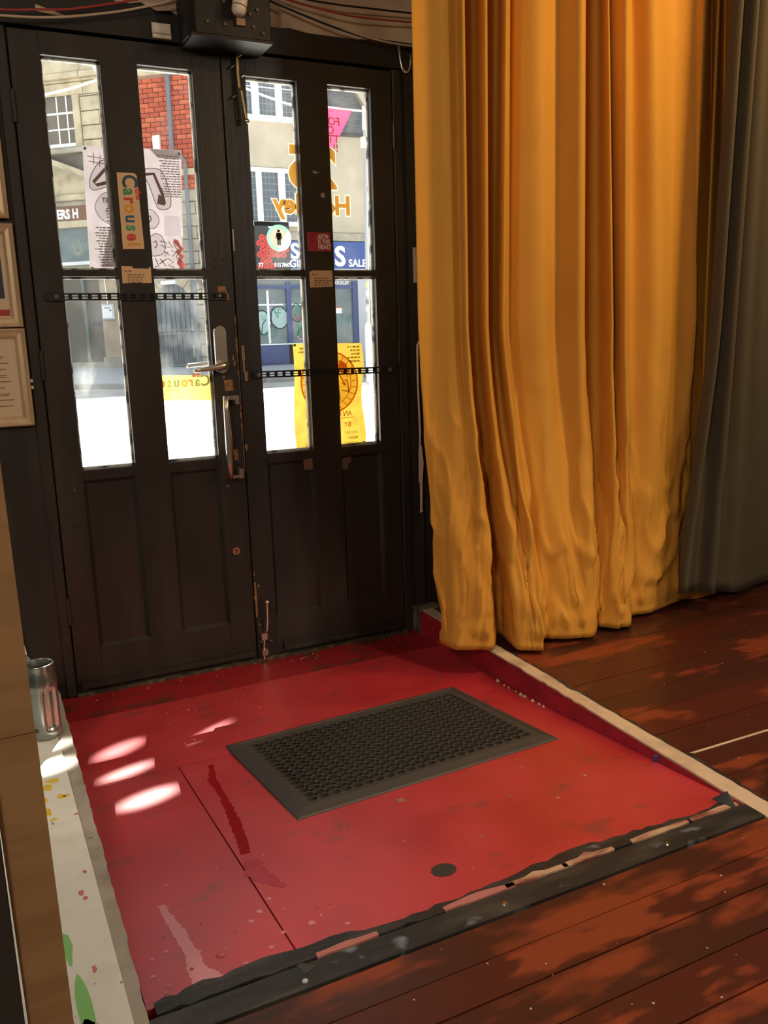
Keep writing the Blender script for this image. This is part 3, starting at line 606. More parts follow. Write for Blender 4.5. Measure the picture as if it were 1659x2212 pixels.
arm = smooth([(-.425, 1.675), (-.385, 1.725), (-.34, 1.70), (-.335, 1.655), (-.38, 1.645), (-.425, 1.635)], 5, True); area(arm, LW, lp); stroke(arm, .0025, LG, lp)
stroke([(-.345, 1.668), (-.408, 1.650), (-.418, 1.658), (-.375, 1.703), (-.345, 1.690)], .010, LB, lp); area([(-.385, 1.695), (-.365, 1.712), (-.352, 1.70), (-.368, 1.682)], LB, lp, py-.0005)
arm2 = smooth([(-.262, 1.70), (-.215, 1.708), (-.195, 1.69), (-.18, 1.63), (-.185, 1.59), (-.22, 1.585), (-.235, 1.62), (-.245, 1.655)], 5, True); area(arm2, LW, lp); stroke(arm2, .0025, LG, lp)
stroke([(-.268, 1.688), (-.228, 1.692), (-.205, 1.63), (-.20, 1.60)], .010, LB, lp); area([(-.218, 1.63), (-.198, 1.62), (-.20, 1.595), (-.225, 1.60)], LB, lp, py-.0005)
for a in ([(-.43, 1.735), (-.35, 1.727)], [(-.428, 1.72), (-.36, 1.712)], [(-.41, 1.745), (-.412, 1.71)], [(-.39, 1.74), (-.395, 1.705)], [(-.365, 1.76), (-.355, 1.71)], [(-.36, 1.755), (-.345, 1.752)]): stroke(a, .0022, LG, lp)
bub = smooth([(-.412, 1.605), (-.385, 1.628), (-.345, 1.628), (-.315, 1.59), (-.32, 1.545), (-.350, 1.525), (-.385, 1.535), (-.408, 1.553), (-.420, 1.58)], 5, True); area(bub, LW, lp); stroke(bub, .002, LG, lp)
for k, (s, xr) in enumerate([('DONT LET', -.318), ('EM KILL', -.330), ('INDEPENDANT', -.300), ('MUSIC', -.340)]): text(s, .021, (xr, py-.001, 1.598-.019*k), LB, lp, mirror=True, align='LEFT', sx=.62 if k == 2 else .78, bold=.0006)
for cx, cz, r in ((-.345, 1.50, .028), (-.335, 1.42, .036), (-.238, 1.47, .03), (-.25, 1.55, .025)):
    f = smooth([(cx+r*math.cos(a)*random.uniform(.8, 1.2), cz+r*1.3*math.sin(a)*random.uniform(.8, 1.2)) for a in [j*PI/4 for j in range(8)]], 4, True); area(f, LW, lp); stroke(f, .0022, LG, lp)
    stroke([(cx-r*.3, cz+r*.3), (cx, cz+r*.5), (cx+r*.1, cz), (cx-r*.2, cz-.3*r)], .004, LG, lp)
def fine_print(p, x0, x1, z, rows, dz, m, y, h=.45, right=False):
    o = MB()
    for k in range(rows):
        x = x0
        end = x1 - random.uniform(0, (x1-x0)*.35)
        while x < end:
            w = random.uniform(.006, .016); a, b = (x, min(x+w, end)); 
            if right: a, b = x1-(b-x0), x1-(a-x0)
            o.add([(a, y, z-dz*k), (b, y, z-dz*k), (b, y, z-dz*k+dz*h), (a, y, z-dz*k+dz*h)], [(0, 1, 2, 3)]); x += w+.003
    return o.build('fine_print', m, p)
for nn, ox, oz in NOTES:
    fine_print(nn, ox, ox+.030, oz, 1, .006, INKG, -.0024); fine_print(nn, ox+.008, ox+.075, oz-.012, 4, .0078, INKG, -.0024, .4)
fine_print(lp, -.435, -.375, 1.520, 15, .0082, LG, py, right=True); fine_print(lp, -.215, -.143, 1.747, 17, .0078, LG, py, right=True)
area([(-.235, 1.768), (-.134, 1.769), (-.135, 1.742), (-.21, 1.742)], LD, lp, py+.003); area([(-.418, 1.40), (-.38, 1.40), (-.33, 1.56), (-.37, 1.56)], LD, lp, py+.003)  # grey areas are shade on the poster, painted as flat patches
MB().add([(-.207, py, 1.502), (-.148, py, 1.502), (-.147, py, 1.563), (-.206, py, 1.563)], [(0, 1, 2, 3)]).build('blank_square', LW, lp)
zig = [(-.178, 1.492), (-.165, 1.487), (-.158, 1.470), (-.148, 1.462), (-.160, 1.447), (-.147, 1.437), (-.158, 1.425), (-.146, 1.408), (-.157, 1.39), (-.175, 1.415), (-.165, 1.437), (-.178, 1.452), (-.163, 1.462), (-.182, 1.48)]
area(zig, LR, lp)
for a in ([(-.225, 1.484), (-.205, 1.480), (-.208, 1.462), (-.222, 1.472)], [(-.198, 1.484), (-.185, 1.462), (-.202, 1.466)], [(-.215, 1.452), (-.195, 1.440), (-.215, 1.436), (-.200, 1.452)], [(-.190, 1.455), (-.176, 1.448), (-.188, 1.436)], [(-.228, 1.428), (-.212, 1.405)], [(-.232, 1.412), (-.208, 1.428)], [(-.205, 1.430), (-.185, 1.418), (-.203, 1.408), (-.185, 1.400)], [(-.245, 1.43), (-.235, 1.405), (-.25, 1.402)], [(-.182, 1.475), (-.165, 1.452), (-.176, 1.435), (-.160, 1.42)]): stroke(a, .0032, LB, lp)
for x, z in ((-.434, 1.757), (-.141, 1.758), (-.164, 1.397), (-.446, 1.397)): MB().disc((x, z), .0045, py-.002, py+.004, 10).build('drawing_pin', INKG, lp)

# Carousel strip stuck in the lower pane (left leaf), seen from behind
cs = MB().add([(-.270, .0265, .967), (-.0935, .0265, .959), (-.0925, .0265, 1.044), (-.270, .0265, 1.052)], [(0, 1, 2, 3)]).build('window_sticker', paper_mat('yellow_translucent', (.88, .74, .22), .8, (.84, .66, .16), 12)); tag(cs, 'yellow Carousel sticker seen in reverse in the lower left door pane', 'sticker')
for k_ in list(CM): CM[k_] = paper_mat('reverse_letter_%s' % k_, tuple(.75*c + .30*q for c, q in zip(CC[k_], (.9, .8, .5))), .7)
carousel(cs, -.100, .0255, 1.010, -.01, .046, True, .84)
for k, s in enumerate(['BEING BEI', 'PO', 'ACCE']): text(s, .0105, (-.205, .0255, .997-.0125*k), LG, cs, mirror=True, align='LEFT' if k == 0 else 'CENTER')

# yellow poster on the right leaf, outside
YP = paper_mat('mustard_poster', (.66, .44, .06), .80, (.56, .35, .045), 26); YRd = paper_mat('poster_orange_red', (.70, .17, .03), .7); YBr = paper_mat('poster_olive', (.42, .30, .05), .6); YLt = paper_mat('poster_light', (.86, .70, .30), .85)
vs = []; fs = []
for i in range(7):
    t = i/6
    for k in range(15):
        s = k/14; wob = .006*math.sin(s*9)*(t if t > .5 else 0) + (.004*math.sin(s*7) if t < .2 else 0)
        vs.append(((.2195 + .271*t)*(1-s) + (.2125 + .279*t)*s + wob, .060 + .002*math.sin(s*8+t*3), (1.140-.006*t)*(1-s) + (.752-.003*t)*s))
for i in range(6):
    for k in range(14): a = i*15+k; fs.append((a, a+1, a+16, a+15))
yp = MB().add(vs, fs).build('paper_poster', YP, None, True); tag(yp, 'mustard yellow exhibition poster seen from behind on the right door glass', 'poster')
py2 = .055; cx, cz = .355, .995; R0 = .112
area([(cx+R0*math.cos(a), cz+R0*math.sin(a)*1.0) for a in [k*2*PI/32 for k in range(32)]], YLt, yp, py2+.001)
for r, w in ((R0, .006), (R0*.76, .003)): stroke([(cx+r*math.cos(k*2*PI/40), cz+r*math.sin(k*2*PI/40)) for k in range(41)], w, YRd, yp, py2)
for k in range(26):
    a = 2*PI*k/26; stroke([(cx+R0*.78*math.cos(a), cz+R0*.78*math.sin(a)), (cx+R0*.97*math.cos(a+.05), cz+R0*.97*math.sin(a+.05))], .0028, YRd, yp, py2)
for k in range(22):
    a = random.uniform(0, 2*PI); r = random.uniform(.2, .7)*R0; x, z = cx+r*math.cos(a), cz+r*math.sin(a)
    stroke(smooth([(x, z), (x+random.uniform(-.03, .03), z+random.uniform(-.03, .03)), (x+random.uniform(-.04, .04), z+random.uniform(-.05, .05))], 4), random.uniform(.003, .007), YRd if k % 3 else YBr, yp, py2)
area([(.385, 1.045), (.40, 1.075), (.425, 1.06), (.43, 1.03), (.405, 1.025)], YRd, yp, py2-.0003)
text('AN EXHIBITION', .030, (.352, py2, .868), YRd, yp, mirror=True, sx=.82, shear=.1); stroke([(.258, .858), (.45, .862)], .0022, YRd, yp, py2)
text('BY', .026, (.421, py2, .828), YRd, yp, mirror=True, align='CENTER')
for k, s in enumerate(['6TH MAY', 'BREAD', '41 TRENT']): text(s, .016, (.462, py2, .800-.020*k), YBr, yp, mirror=True, align='LEFT', sx=.8)
text('LANE', .016, (.262, py2, .764), YBr, yp, mirror=True, sx=.8)
fine_print(yp, .425, .480, 1.118, 5, .013, YBr, py2, .5, True); fine_print(yp, .235, .285, 1.118, 2, .013, YBr, py2, .5, True)
for x, z in ((.2255, 1.134), (.4845, .764)): MB().box(x-.004, x+.004, py2-.002, py2+.004, z-.004, z+.004).build('drawing_pin', INK, yp)

# gold address lettering on the right leaf's glass, read from outside
GOLD = paper_mat('gold_vinyl', (.62, .33, .07), .6); EDGE = paper_mat('cream_vinyl_edge', (.92, .86, .66), .75)
ad = empty('address_lettering', (.31, .03, 1.6)); tag(ad, 'reversed gold house number 25 and street name on the right door panes', 'lettering')
for (s, size, x, z, bold, sx) in (('25', .185, .3105, 1.672, .007, .98), ('Hockley', .088, .308, 1.583, .0032, .98)):
    for mm, yy, bb in ((EDGE, .0275, bold+.0035), (GOLD, .0265, bold)):
        inl(text(s, size, (x, yy, z), mm, ad, mirror=True, bold=bb, sx=sx, ext=0), ad)
# round sticker
def arc(cx, cz, r, a0, a1, n=24): return [(cx+r*math.cos(a0+(a1-a0)*k/n), cz+r*math.sin(a0+(a1-a0)*k/n)) for k in range(n+1)]
rs = MB().prism(arc(.1775, 1.4985, .0445, .7, 4.533) + arc(.1775, 1.4985, .033, 4.661, .5718), .0262, .0268).build('window_sticker', paper_mat('mint_sticker', (.62, .86, .78), .7)); tag(rs, 'round mint sticker with a standing figure on the right door glass', 'sticker')
MB().prism(arc(.1775, 1.4985, .033, .5718, 4.661), .0262, .0268).build('disc_panel', paper_mat('sticker_cream', (.86, .85, .76), .7), rs)
SB = paper_mat('sticker_brown', (.06, .045, .04), .2)
m = MB(); m.disc((.176, 1.5215), .0048, .0248, .0254, 14); m.prism([(.168, 1.5155), (.184, 1.5155), (.188, 1.497), (.185, 1.496), (.182, 1.506), (.184, 1.493), (.1815, 1.493), (.1815, 1.475), (.1775, 1.475), (.177, 1.493), (.175, 1.493), (.1745, 1.475), (.1705, 1.475), (.1705, 1.493), (.168, 1.493), (.170, 1.506), (.1665, 1.497), (.164, 1.498)], .0248, .0254); m.build('figure', SB, rs)
MB().prism(arc(.1775, 1.4985, .0445, -1.75, .7), .0262, .0268).build('white_half', paper_mat('sticker_white', (.95, .97, .96), .8), rs)

# ------------------------------------------------------------------ things over and beside the doors
def cable(name, pts, r, m, label, y=-.03):
    p3 = [(a, y + .006*math.sin(a*11), b) for a, b in smooth(pts, 6)]
    return tag(MB().tube(p3, r, 8).build(name, m, None, True), label, 'cable', 'cables over the doors')
RC = mat('red_cable', (.30, .035, .03), .45); BC = mat('black_cable', (.012, .012, .012), .4); CCb = mat('cream_cable', (.45, .36, .25), .5)
cable('cable', [(-.72, 2.088), (-.632, 2.091), (-.545, 2.104), (-.456, 2.117), (-.322, 2.149), (-.212, 2.178), (-.135, 2.20)], .0035, RC, 'red cable sagging over the left door', -.05)
cable('cable', [(-.72, 2.07), (-.658, 2.073), (-.572, 2.080), (-.484, 2.092), (-.405, 2.107), (-.300, 2.130), (-.199, 2.159), (-.135, 2.181)], .0036, CCb, 'cream and black cable sagging lowest over the left door', -.052)
cable('cable', [(.156, 2.219), (.265, 2.189), (.378, 2.161), (.495, 2.143), (.60, 2.142), (.74, 2.144)], .0038, BC, 'black cable drooping across the plaster to the hook', -.05)
cable('cable', [(.40, 2.160), (.477, 2.146), (.581, 2.137), (.74, 2.138)], .0034, CCb, 'pale cable beside the hook at the plaster edge', -.055)
cable('cable', [(.16, 2.24), (.25, 2.222), (.413, 2.203), (.55, 2.206), (.74, 2.219)], .0032, RC, 'red cable strung across the cream plaster', -.05)
cable('cable', [(.16, 2.26), (.267, 2.237), (.381, 2.231), (.499, 2.234), (.74, 2.246)], .0034, BC, 'thick black cable highest on the cream plaster', -.05)
bx = empty('boxed_bracket', (0, -.07, 2.06)); tag(bx, 'black boxed bracket with bolt heads over the door gap', 'bracket')
inl(MB().cbox(-.112, .128, -.14, .0, 2.064, 2.45, .004).build('box', BLKM, bx), bx)
inl(MB().box(-.124, .128, -.147, .0, 2.056, 2.064).build('bottom_plate', BLKM, bx), bx)
inl(MB().box(-.130, -.112, -.11, .0, 2.064, 2.45).build('side_plate', BLKM, bx), bx)
for x, z in ((-.075, 2.10), (-.02, 2.098), (.06, 2.135), (.085, 2.15), (.10, 2.085), (-.02, 2.16), (.07, 2.10)): inl(MB().disc((x, z), .005, -.145, -.139, 8).build('bolt_head', mat('worn_bolt', (.10, .08, .06), .5), bx), bx)
pir = empty('motion_sensor', (.02, -.16, 2.13)); tag(pir, 'white rounded motion sensor fixed to the black bracket', 'sensor')
inl(MB().tube([(.026, -.168, 2.22), (.024, -.170, 2.165), (.018, -.172, 2.142), (.015, -.172, 2.127), (.014, -.172, 2.118)], [.021, .0215, .0225, .021, .014], 18).build('housing', WHT, pir, True), pir)
inl(MB().tube([(.0185, -.172, 2.143), (.0178, -.172, 2.140)], .0229, 18).build('seam', INKG, pir), pir)
inl(MB().box(.015, .042, -.150, -.139, 2.098, 2.118).build('wall_bracket', mat('tan_bracket', (.35, .22, .12), .6), pir), pir)
al = empty('door_contact', (-.185, -.02, 2.10)); tag(al, 'cream two-part alarm contact on the head of the left door', 'sensor')
inl(MB().cbox(-.214, -.156, -.022, -.010, 2.089, 2.119, .003).build('upper_half', WHT, al), al)
inl(MB().cbox(-.2135, -.156, -.022, 0, 2.076, 2.0875, .002).build('lower_half', WHT, al), al)
hk = MB().tube([(.637, -.012, 2.142), (.638, -.020, 2.12), (.6395, -.022, 2.097), (.644, -.024, 2.072), (.653, -.026, 2.058), (.664, -.028, 2.058), (.672, -.030, 2.070), (.676, -.030, 2.095), (.678, -.030, 2.118)], [.0055, .0055, .0052, .0052, .0052, .0052, .0052, .005, .0045], 10).build('wall_hook', STEEL, None, True); tag(hk, 'steel hook on the beam at the curtain edge', 'hook')
sw = MB().cbox(.674, .722, -.030, -.018, 1.345, 1.470, .004).build('entry_keypad', mat('grey_plastic', (.42, .39, .34), .45)); tag(sw, 'grey plastic entry keypad half behind the yellow curtain', 'keypad')
for k in range(4): MB().disc((.690, 1.370+.016*k), .004, -.032, -.030, 10).build('button', WHT, sw)
cd = empty('hanging_cord', (.685, -.03, 1.14)); tag(cd, 'white cotton cord looped and hanging beside the yellow curtain', 'cord')
CT = mat('cotton_cord', (.62, .50, .42), .8)
inl(MB().tube([(.690, -.035, 1.140), (.676, -.035, 1.120), (.675, -.035, .98), (.680, -.035, .80), (.676, -.035, .68), (.674, -.035, .60)], .0042, 8).build('strand', CT, cd, True), cd)
inl(MB().tube([(.690, -.033, 1.138), (.700, -.033, 1.125), (.696, -.033, 1.08), (.690, -.033, 1.095), (.692, -.033, 1.12)], .0035, 8).build('loop', CT, cd, True), cd)
inl(MB().prism([(.670, .72), (.676, .755), (.684, .74), (.690, .68), (.684, .60), (.681, .50), (.684, .487), (.672, .484), (.673, .52), (.674, .60)], -.040, -.036).build('frayed_end', CT, cd), cd)

# framed pictures at the left edge
GF = mat('pale_gilt_frame', (.55, .42, .27), .4, .5, .25, col2=(.46, .34, .21), nscale=(30, 30, 4)); MNT = mat('mount_paper', (.55, .44, .31), .6, .3)
def framed(z0, z1, x1, w, label, body):
    f = empty('picture_frame', (x1-w/2, -.02, z0)); tag(f, label, 'picture', 'framed papers left of the doors'); x0 = x1-w; b = .030; y0, y1 = -.026, -.002
    for nm, A in (('top_bar', [(x0, z1), (x1, z1), (x1-b, z1-b), (x0+b, z1-b)]), ('bottom_bar', [(x0, z0), (x0+b, z0+b), (x1-b, z0+b), (x1, z0)]), ('right_bar', [(x1, z0), (x1-b, z0+b), (x1-b, z1-b), (x1, z1)]), ('left_bar', [(x0, z0), (x0, z1), (x0+b, z1-b), (x0+b, z0+b)])):
        outer = [A[0], A[1]] if nm in ('top_bar',) else None
        m = MB(); c2 = (sum(p[0] for p in A)/4, sum(p[1] for p in A)/4)
        # moulded profile: outer edge high, dip, inner lip
        def near(p): return min(abs(p[0]-x0), abs(p[0]-x1), abs(p[1]-z0), abs(p[1]-z1)) < 1e-6
        O = [p for p in A if near(p)]; I = [p for p in A if not near(p)]
        if (O[0][0]-O[1][0])*(I[0][0]-I[1][0]) + (O[0][1]-O[1][1])*(I[0][1]-I[1][1]) < 0: I = I[::-1]
        vs = []; prof = [(0, y1), (0, y0+.004), (.15, y0), (.4, y0+.006), (.75, y0+.008), (1, y0+.014), (1, y1)]
        for t, yy in prof:
            for k in (0, 1): vs.append((O[k][0]*(1-t)+I[k][0]*t, yy, O[k][1]*(1-t)+I[k][1]*t))
        m.add(vs, [(2*i, 2*i+1, 2*i+3, 2*i+2) for i in range(len(prof)-1)]); inl(m.build(nm, GF, f), f)
    inl(MB().box(x0+b*.9, x1-b*.9, -.010, -.004, z0+b*.9, z1-b*.9).build('mount', MNT, f), f)
    body(f, x0+b, x1-b, z0+b, z1-b); return f
def body_low(f, x0, x1, z0, z1):
    o = MB()
    for k in range(9):
        zz = z1-.055-.0185*k; o.box(x0+.03, x1-.02-random.uniform(0, .03), -.0112, -.0104, zz, zz+.0022)
        if k % 3 == 0: o.box(x0+.03, x1-.03-random.uniform(0, .02), -.0112, -.0104, zz-.005, zz-.0032)
    inl(o.build('printed_lines', INKG, f), f)
def body_mid(f, x0, x1, z0, z1):
    inl(B('blue_panel', mat('navy_print', (.025, .03, .07), .5), f, x0+.02, x1-.012, -.0112, -.0104, z0+.055, z1-.065), f)
    inl(B('red_bar', mat('red_print', (.33, .03, .03), .5), f, x0+.01, x1-.003, -.0112, -.0104, z0+.004, z0+.022), f)
    inl(B('top_sheet', CREAMP, f, x0+.01, x1-.006, -.0108, -.0102, z1-.045, z1), f)
    WP = mat('white_print', (.6, .5, .38), .6)
    inl(text('fire', .017, (x1-.042, -.0115, z0+.128), WP, f), f); inl(B('printed_bar', WP, f, x1-.075, x1-.028, -.0117, -.0113, z0+.066, z0+.073), f); inl(B('printed_bar', WP, f, x1-.060, x1-.028, -.0117, -.0113, z0+.087, z0+.089), f)
def body_top(f, x0, x1, z0, z1): inl(B('print', mat('brown_print', (.20, .12, .05), .5), f, x0+.02, x1-.02, -.0112, -.0104, z0+.02, z1-.02), f)
framed(.919, 1.214, -.6725, .215, 'lowest pale frame holding a typed sheet left of the doors', body_low)
framed(1.218, 1.518, -.674, .215, 'middle pale frame with a navy and red notice left of the doors', body_mid)
framed(1.533, 1.93, -.680, .215, 'highest pale frame cut by the left edge of the picture', body_top)
for z in (1.03, 1.05): MB().box(-.671, -.664, -.010, -.004, z, z+.010).build('frame_clip', WHT, wf)

# leaning plywood post at the left edge and the dark unit behind it
po = empty('plywood_post', (-.857, -1.82, .09)); tag(po, 'tan plywood upright standing on the floor at the left edge', 'post')
inl(MB().prism([(-.8835, .09), (-.8305, .09), (-.8355, .712), (-.8885, .712)], -1.85, -1.80).build('lower_board', TANW, po), po)
inl(MB().prism([(-.8885, .7125), (-.8360, .7125), (-.8440, 1.75), (-.8970, 1.75)], -1.852, -1.80).build('upper_board', TANW, po), po)
du = empty('dark_cabinet', (-1.05, -1.75, .09)); tag(du, 'dark cabinet side behind the plywood upright', 'cabinet')
inl(MB().box(-1.24, -.8895, -1.86, -1.805, .104, .70).build('side_panel', WALLD, du), du)
wsl = MB().prism([(-.812, .40), (-.797, .306), (-.776, .20), (-.768, .104), (-.90, .104), (-.90, .40)], -.034, -.022).build('leaning_board', WSHELF); tag(wsl, 'white offcut board leaning on the black panel behind the jug', 'board')

# jug
jg = empty('silver_jug', (-.765, -.50, .103)); tag(jg, 'silver plastic jug with dark open mouth standing on the white ledge', 'jug')
prof = [(0, .0), (.028, .0), (.036, .006), (.042, .022), (.0445, .045), (.0445, .10), (.0440, .150), (.0425, .170), (.0385, .190), (.0375, .205), (.0385, .2125), (.0370, .2145), (.0350, .2125), (.0345, .200), (.0345, .11), (0, .11)]
n = 48; vs = []; fs = []
c0 = (-.765, -.50)
for r, z in prof:
    for k in range(n):
        a = 2*PI*k/n; rr_ = r
        # flat recessed grip panels around the waist of the bottle, with ribs between
        if .03 < z < .155 and r > .04:
            e_ = min(1, max(0, (z-.03)/.012))*min(1, max(0, (.155-z)/.012)); rib = .5+.5*math.cos(5*(a+.9))
            rr_ = r - .006*e_*(1 if rib < .80 else 0)
        vs.append((c0[0]+rr_*math.cos(a), c0[1]+rr_*math.sin(a), .103+z))
P2 = []
for i in range(len(prof)-1):
    for k in range(n): a = i*n+k; b = i*n+(k+1) % n; fs.append((a, b, b+n, a+n))
# denser waist rows are added by the profile below
def jug_body():
    m = MB(); pr = [(0, 0), (.028, 0), (.036, .005), (.0405, .014)] + [(.0425+.002*min(1, (z-.02)/.03), z) for z in (.022, .028, .032, .036, .040, .046, .06, .09, .12, .138, .143, .147, .151, .156)] + [(.0435, .164), (.0415, .176), (.0388, .190), (.0378, .203), (.0388, .211), (.0386, .2145), (.0368, .2155), (.0352, .2125), (.0350, .19), (.0350, .125), (0, .125)]
    n = 60
    for r, z in pr:
        for k in range(n):
            a = 2*PI*k/n; rr = r
            if .030 < z < .153 and r > .04:
                e = min(1, max(0, (z-.030)/.008))*min(1, max(0, (.153-z)/.008)); ph_ = ((a+.55) % (2*PI/5))/(2*PI/5)
                g = min(1, max(0, (ph_-.16)/.05))*min(1, max(0, (.84-ph_)/.05)); rr = r - .0065*e*g
            m.v.append((c0[0]+rr*math.cos(a), c0[1]+rr*math.sin(a), .103+z))
    for i in range(len(pr)-1):
        for k in range(n): a = i*n+k; b = i*n+(k+1) % n; m.f.append((a, b, b+n, a+n))
    return m
inl(jug_body().build('body', JUGM, jg, True), jg)
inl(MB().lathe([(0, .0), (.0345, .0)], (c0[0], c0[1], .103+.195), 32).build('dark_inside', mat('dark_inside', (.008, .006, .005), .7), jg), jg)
inl(MB().tube([(-.775, -.462, .280), (-.785, -.440, .305), (-.797, -.430, .318), (-.812, -.425, .312), (-.82, -.423, .285), (-.818, -.43, .24), (-.800, -.458, .222)], [.008, .009, .010, .010, .009, .009, .008], 12).build('handle', JUGM, jg, True), jg)

# ------------------------------------------------------------------ rubber mat
def rubber_mat():
    m = MB(); LX, LY = .790, .540; bx_, by_ = .052, .050; nx, ny = 22, 16; th = .012
    px_ = (LX-2*bx_)/nx; py_ = (LY-2*by_)/ny; segs = 10
    def P(x, y, z): return (x, y, z)
    # every cell: a tile with a large round hole, its corners cut away by the small holes between four big ones
    NS = 24; hx, hy = px_/2, py_/2; rx, ry = px_*.435, py_*.435; cr_ = .155
    for i in range(nx):
        for j in range(ny):
            cx_ = -LX/2 + bx_ + (i+.5)*px_; cy_ = -LY/2 + by_ + (j+.5)*py_; b0 = len(m.v); ob = []; ins = []
            for k in range(NS):
                a = 2*PI*k/NS; c_, s_ = math.cos(a), math.sin(a); q = 1/max(abs(c_), abs(s_)); X, Y = c_*q, s_*q
                sx_, sy_ = (1 if c_ > 0 else -1), (1 if s_ > 0 else -1)
                border = (i == 0 and sx_ < 0) or (i == nx-1 and sx_ > 0) or (j == 0 and sy_ < 0) or (j == ny-1 and sy_ > 0)
                if not border:
                    R2 = 2*cr_*1.25
                    while math.hypot(X-sx_, Y-sy_) < R2 and math.hypot(X, Y) > .92: X *= .985; Y *= .985
                ob.append((cx_+X*hx, cy_+Y*hy, th)); ins.append((cx_+rx*c_, cy_+ry*s_))
            m.v += ob + [(p[0], p[1], th-.0008) for p in ins] + [(p[0], p[1], .002) for p in ins]
            for k in range(NS):
                k2 = (k+1) % NS; m.f += [(b0+k, b0+k2, b0+NS+k2, b0+NS+k), (b0+NS+k, b0+NS+k2, b0+2*NS+k2, b0+2*NS+k)]
    # bevelled border
    x0, x1, y0, y1 = -LX/2, LX/2, -LY/2, LY/2
    ring = [(0, .0005), (.004, .0045), (.020, .0095), (.0205, .0088), (.024, .0100), (.0245, .0093), (.028, .0106), (.0285, .0099), (.032, .0112), (.034, .012)]
    def rect(ix, iy, z): return [(x0+ix, y0+iy, z), (x1-ix, y0+iy, z), (x1-ix, y1-iy, z), (x0+ix, y1-iy, z)]
    b0 = len(m.v); rows = [rect(d, d, z) for d, z in ring] + [rect(bx_, by_, th)]
    rows = [rect(0, 0, -.001)] + rows
    for r in rows: m.v += r
    for i in range(len(rows)-1):
        for k in range(4): a = b0+i*4+k; b = b0+i*4+(k+1) % 4; m.f.append((a, b, b+4, a+4))
    return m
ma = rubber_mat()
ang = math.radians(-1.0+3.3); cxm, cym = .111, -.857
out = []
# near and far edges are not quite parallel to the doors: slight twist
for x, y, z in ma.v:
    a = math.radians(2.6); X = cxm + x*math.cos(a) - y*math.sin(a); Y = cym + x*math.sin(a) + y*math.cos(a)
    s = max(0., min(1., (-.57 - Y)/.17)); base = max(ramp_z(Y), 0)
    out.append((X, Y, base + z + .0006))
ma.v = out
mt = ma.build('rubber_doormat', RUB)
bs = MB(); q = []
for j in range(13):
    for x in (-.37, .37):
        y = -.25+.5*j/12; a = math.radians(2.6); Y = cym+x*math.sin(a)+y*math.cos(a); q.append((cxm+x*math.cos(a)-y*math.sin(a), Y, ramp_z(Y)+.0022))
bs.add(q, [(2*j, 2*j+1, 2*j+3, 2*j+2) for j in range(12)]).build('black_underlay', mat('matt_black', (.010, .009, .008), .8), mt); tag(mt, 'dark rubber ring doormat full of round holes lying on the red ramp', 'doormat')  # thin black sheet under the holes

# ------------------------------------------------------------------ curtains
def catmull(a, t):
    i = min(int(t), len(a)-2); f = t-i; p = [a[min(max(i+j-1, 0), len(a)-1)] for j in range(4)]
    return [.5*((2*p[1][q]) + (-p[0][q]+p[2][q])*f + (2*p[0][q]-5*p[1][q]+4*p[2][q]-p[3][q])*f*f + (-p[0][q]+3*p[1][q]-3*p[2][q]+p[3][q])*f**3) for q in range(len(p[0]))]
from mathutils import noise as mnoise
def hnoise(x, y, s):
    n1 = mnoise.noise((x*1.1, y*.55+x*.35, s)); n2 = mnoise.noise((x*2.3+y*.5, y*1.4-x*.8, s+7)); n3 = mnoise.noise((x*1.6-y*.6, y*1.0+x*.9, s+3))
    return 1.0*n1 + 1.0*n2 - 1.6*(1-min(1, abs(n3)*3.2))**2
def hnoise_old(x, y, s):
    return math.sin(x*12.9+s)*math.sin(y*7.3+s*2.1+x*5.) + .5*math.sin(x*31.+y*23.+s*3.)+.4*math.sin(x*19.-y*41.+s)
def curtain(top, mid, bot, z_top, z_mid, zb, sub, rows, wr):
    m = MB(); nk = len(top); nu = (nk-1)*sub
    for j in range(rows+1):
        v = j/rows
        for i in range(nu+1):
            t = i/sub; T = catmull(top, t); M = catmull(mid, t); Bm = catmull(bot, t); zbot = Bm[2] if len(Bm) > 2 else zb
            z = z_top + (zbot-z_top)*v
            if z > z_mid:
                s = (z_top-z)/(z_top-z_mid)
                x = T[0]+(M[0]-T[0])*s; y = T[1]+(M[1]-T[1])*s
            else:
                s = (z_mid-z)/(z_mid-zbot); s2 = s*s*(3-2*s)*.5+s*.5
                x = M[0]+(Bm[0]-M[0])*s2; y = M[1]+(Bm[1]-M[1])*s2
            w = wr*max(0, min(1, (1.15-z)/.8))*(1 if z > .16 else .25)
            y += w*hnoise(t*.55, z*4.2, 1.7); x += w*.4*hnoise(t*.4, z*3.1, 4.2)
            if abs(z-.215) < .012 and w > 0: y += .003
            m.v.append((x, y, z))
    for j in range(rows):
        for i in range(nu): a = j*(nu+1)+i; m.f.append((a, a+1, a+nu+2, a+nu+1))
    return m
top = [(0.472, -0.42), (0.516, -0.425), (0.558, -0.455), (0.606, -0.455), (0.603, -0.5), (0.679, -0.385), (0.716, -0.385), (0.684, -0.5), (0.764, -0.385), (0.811, -0.385), (0.764, -0.5), (0.852, -0.385), (0.872, -0.425), (0.912, -0.455), (1.007, -0.425), (1.041, -0.5), (1.142, -0.385), (1.196, -0.385), (1.128, -0.5), (1.198, -0.425), (1.219, -0.5), (1.328, -0.385), (1.358, -0.455), (1.469, -0.425), (1.545, -0.455), (1.575, -0.5), (1.701, -0.385), (1.633, -0.5), (1.762, -0.385), (1.747, -0.455), (1.913, -0.425)]
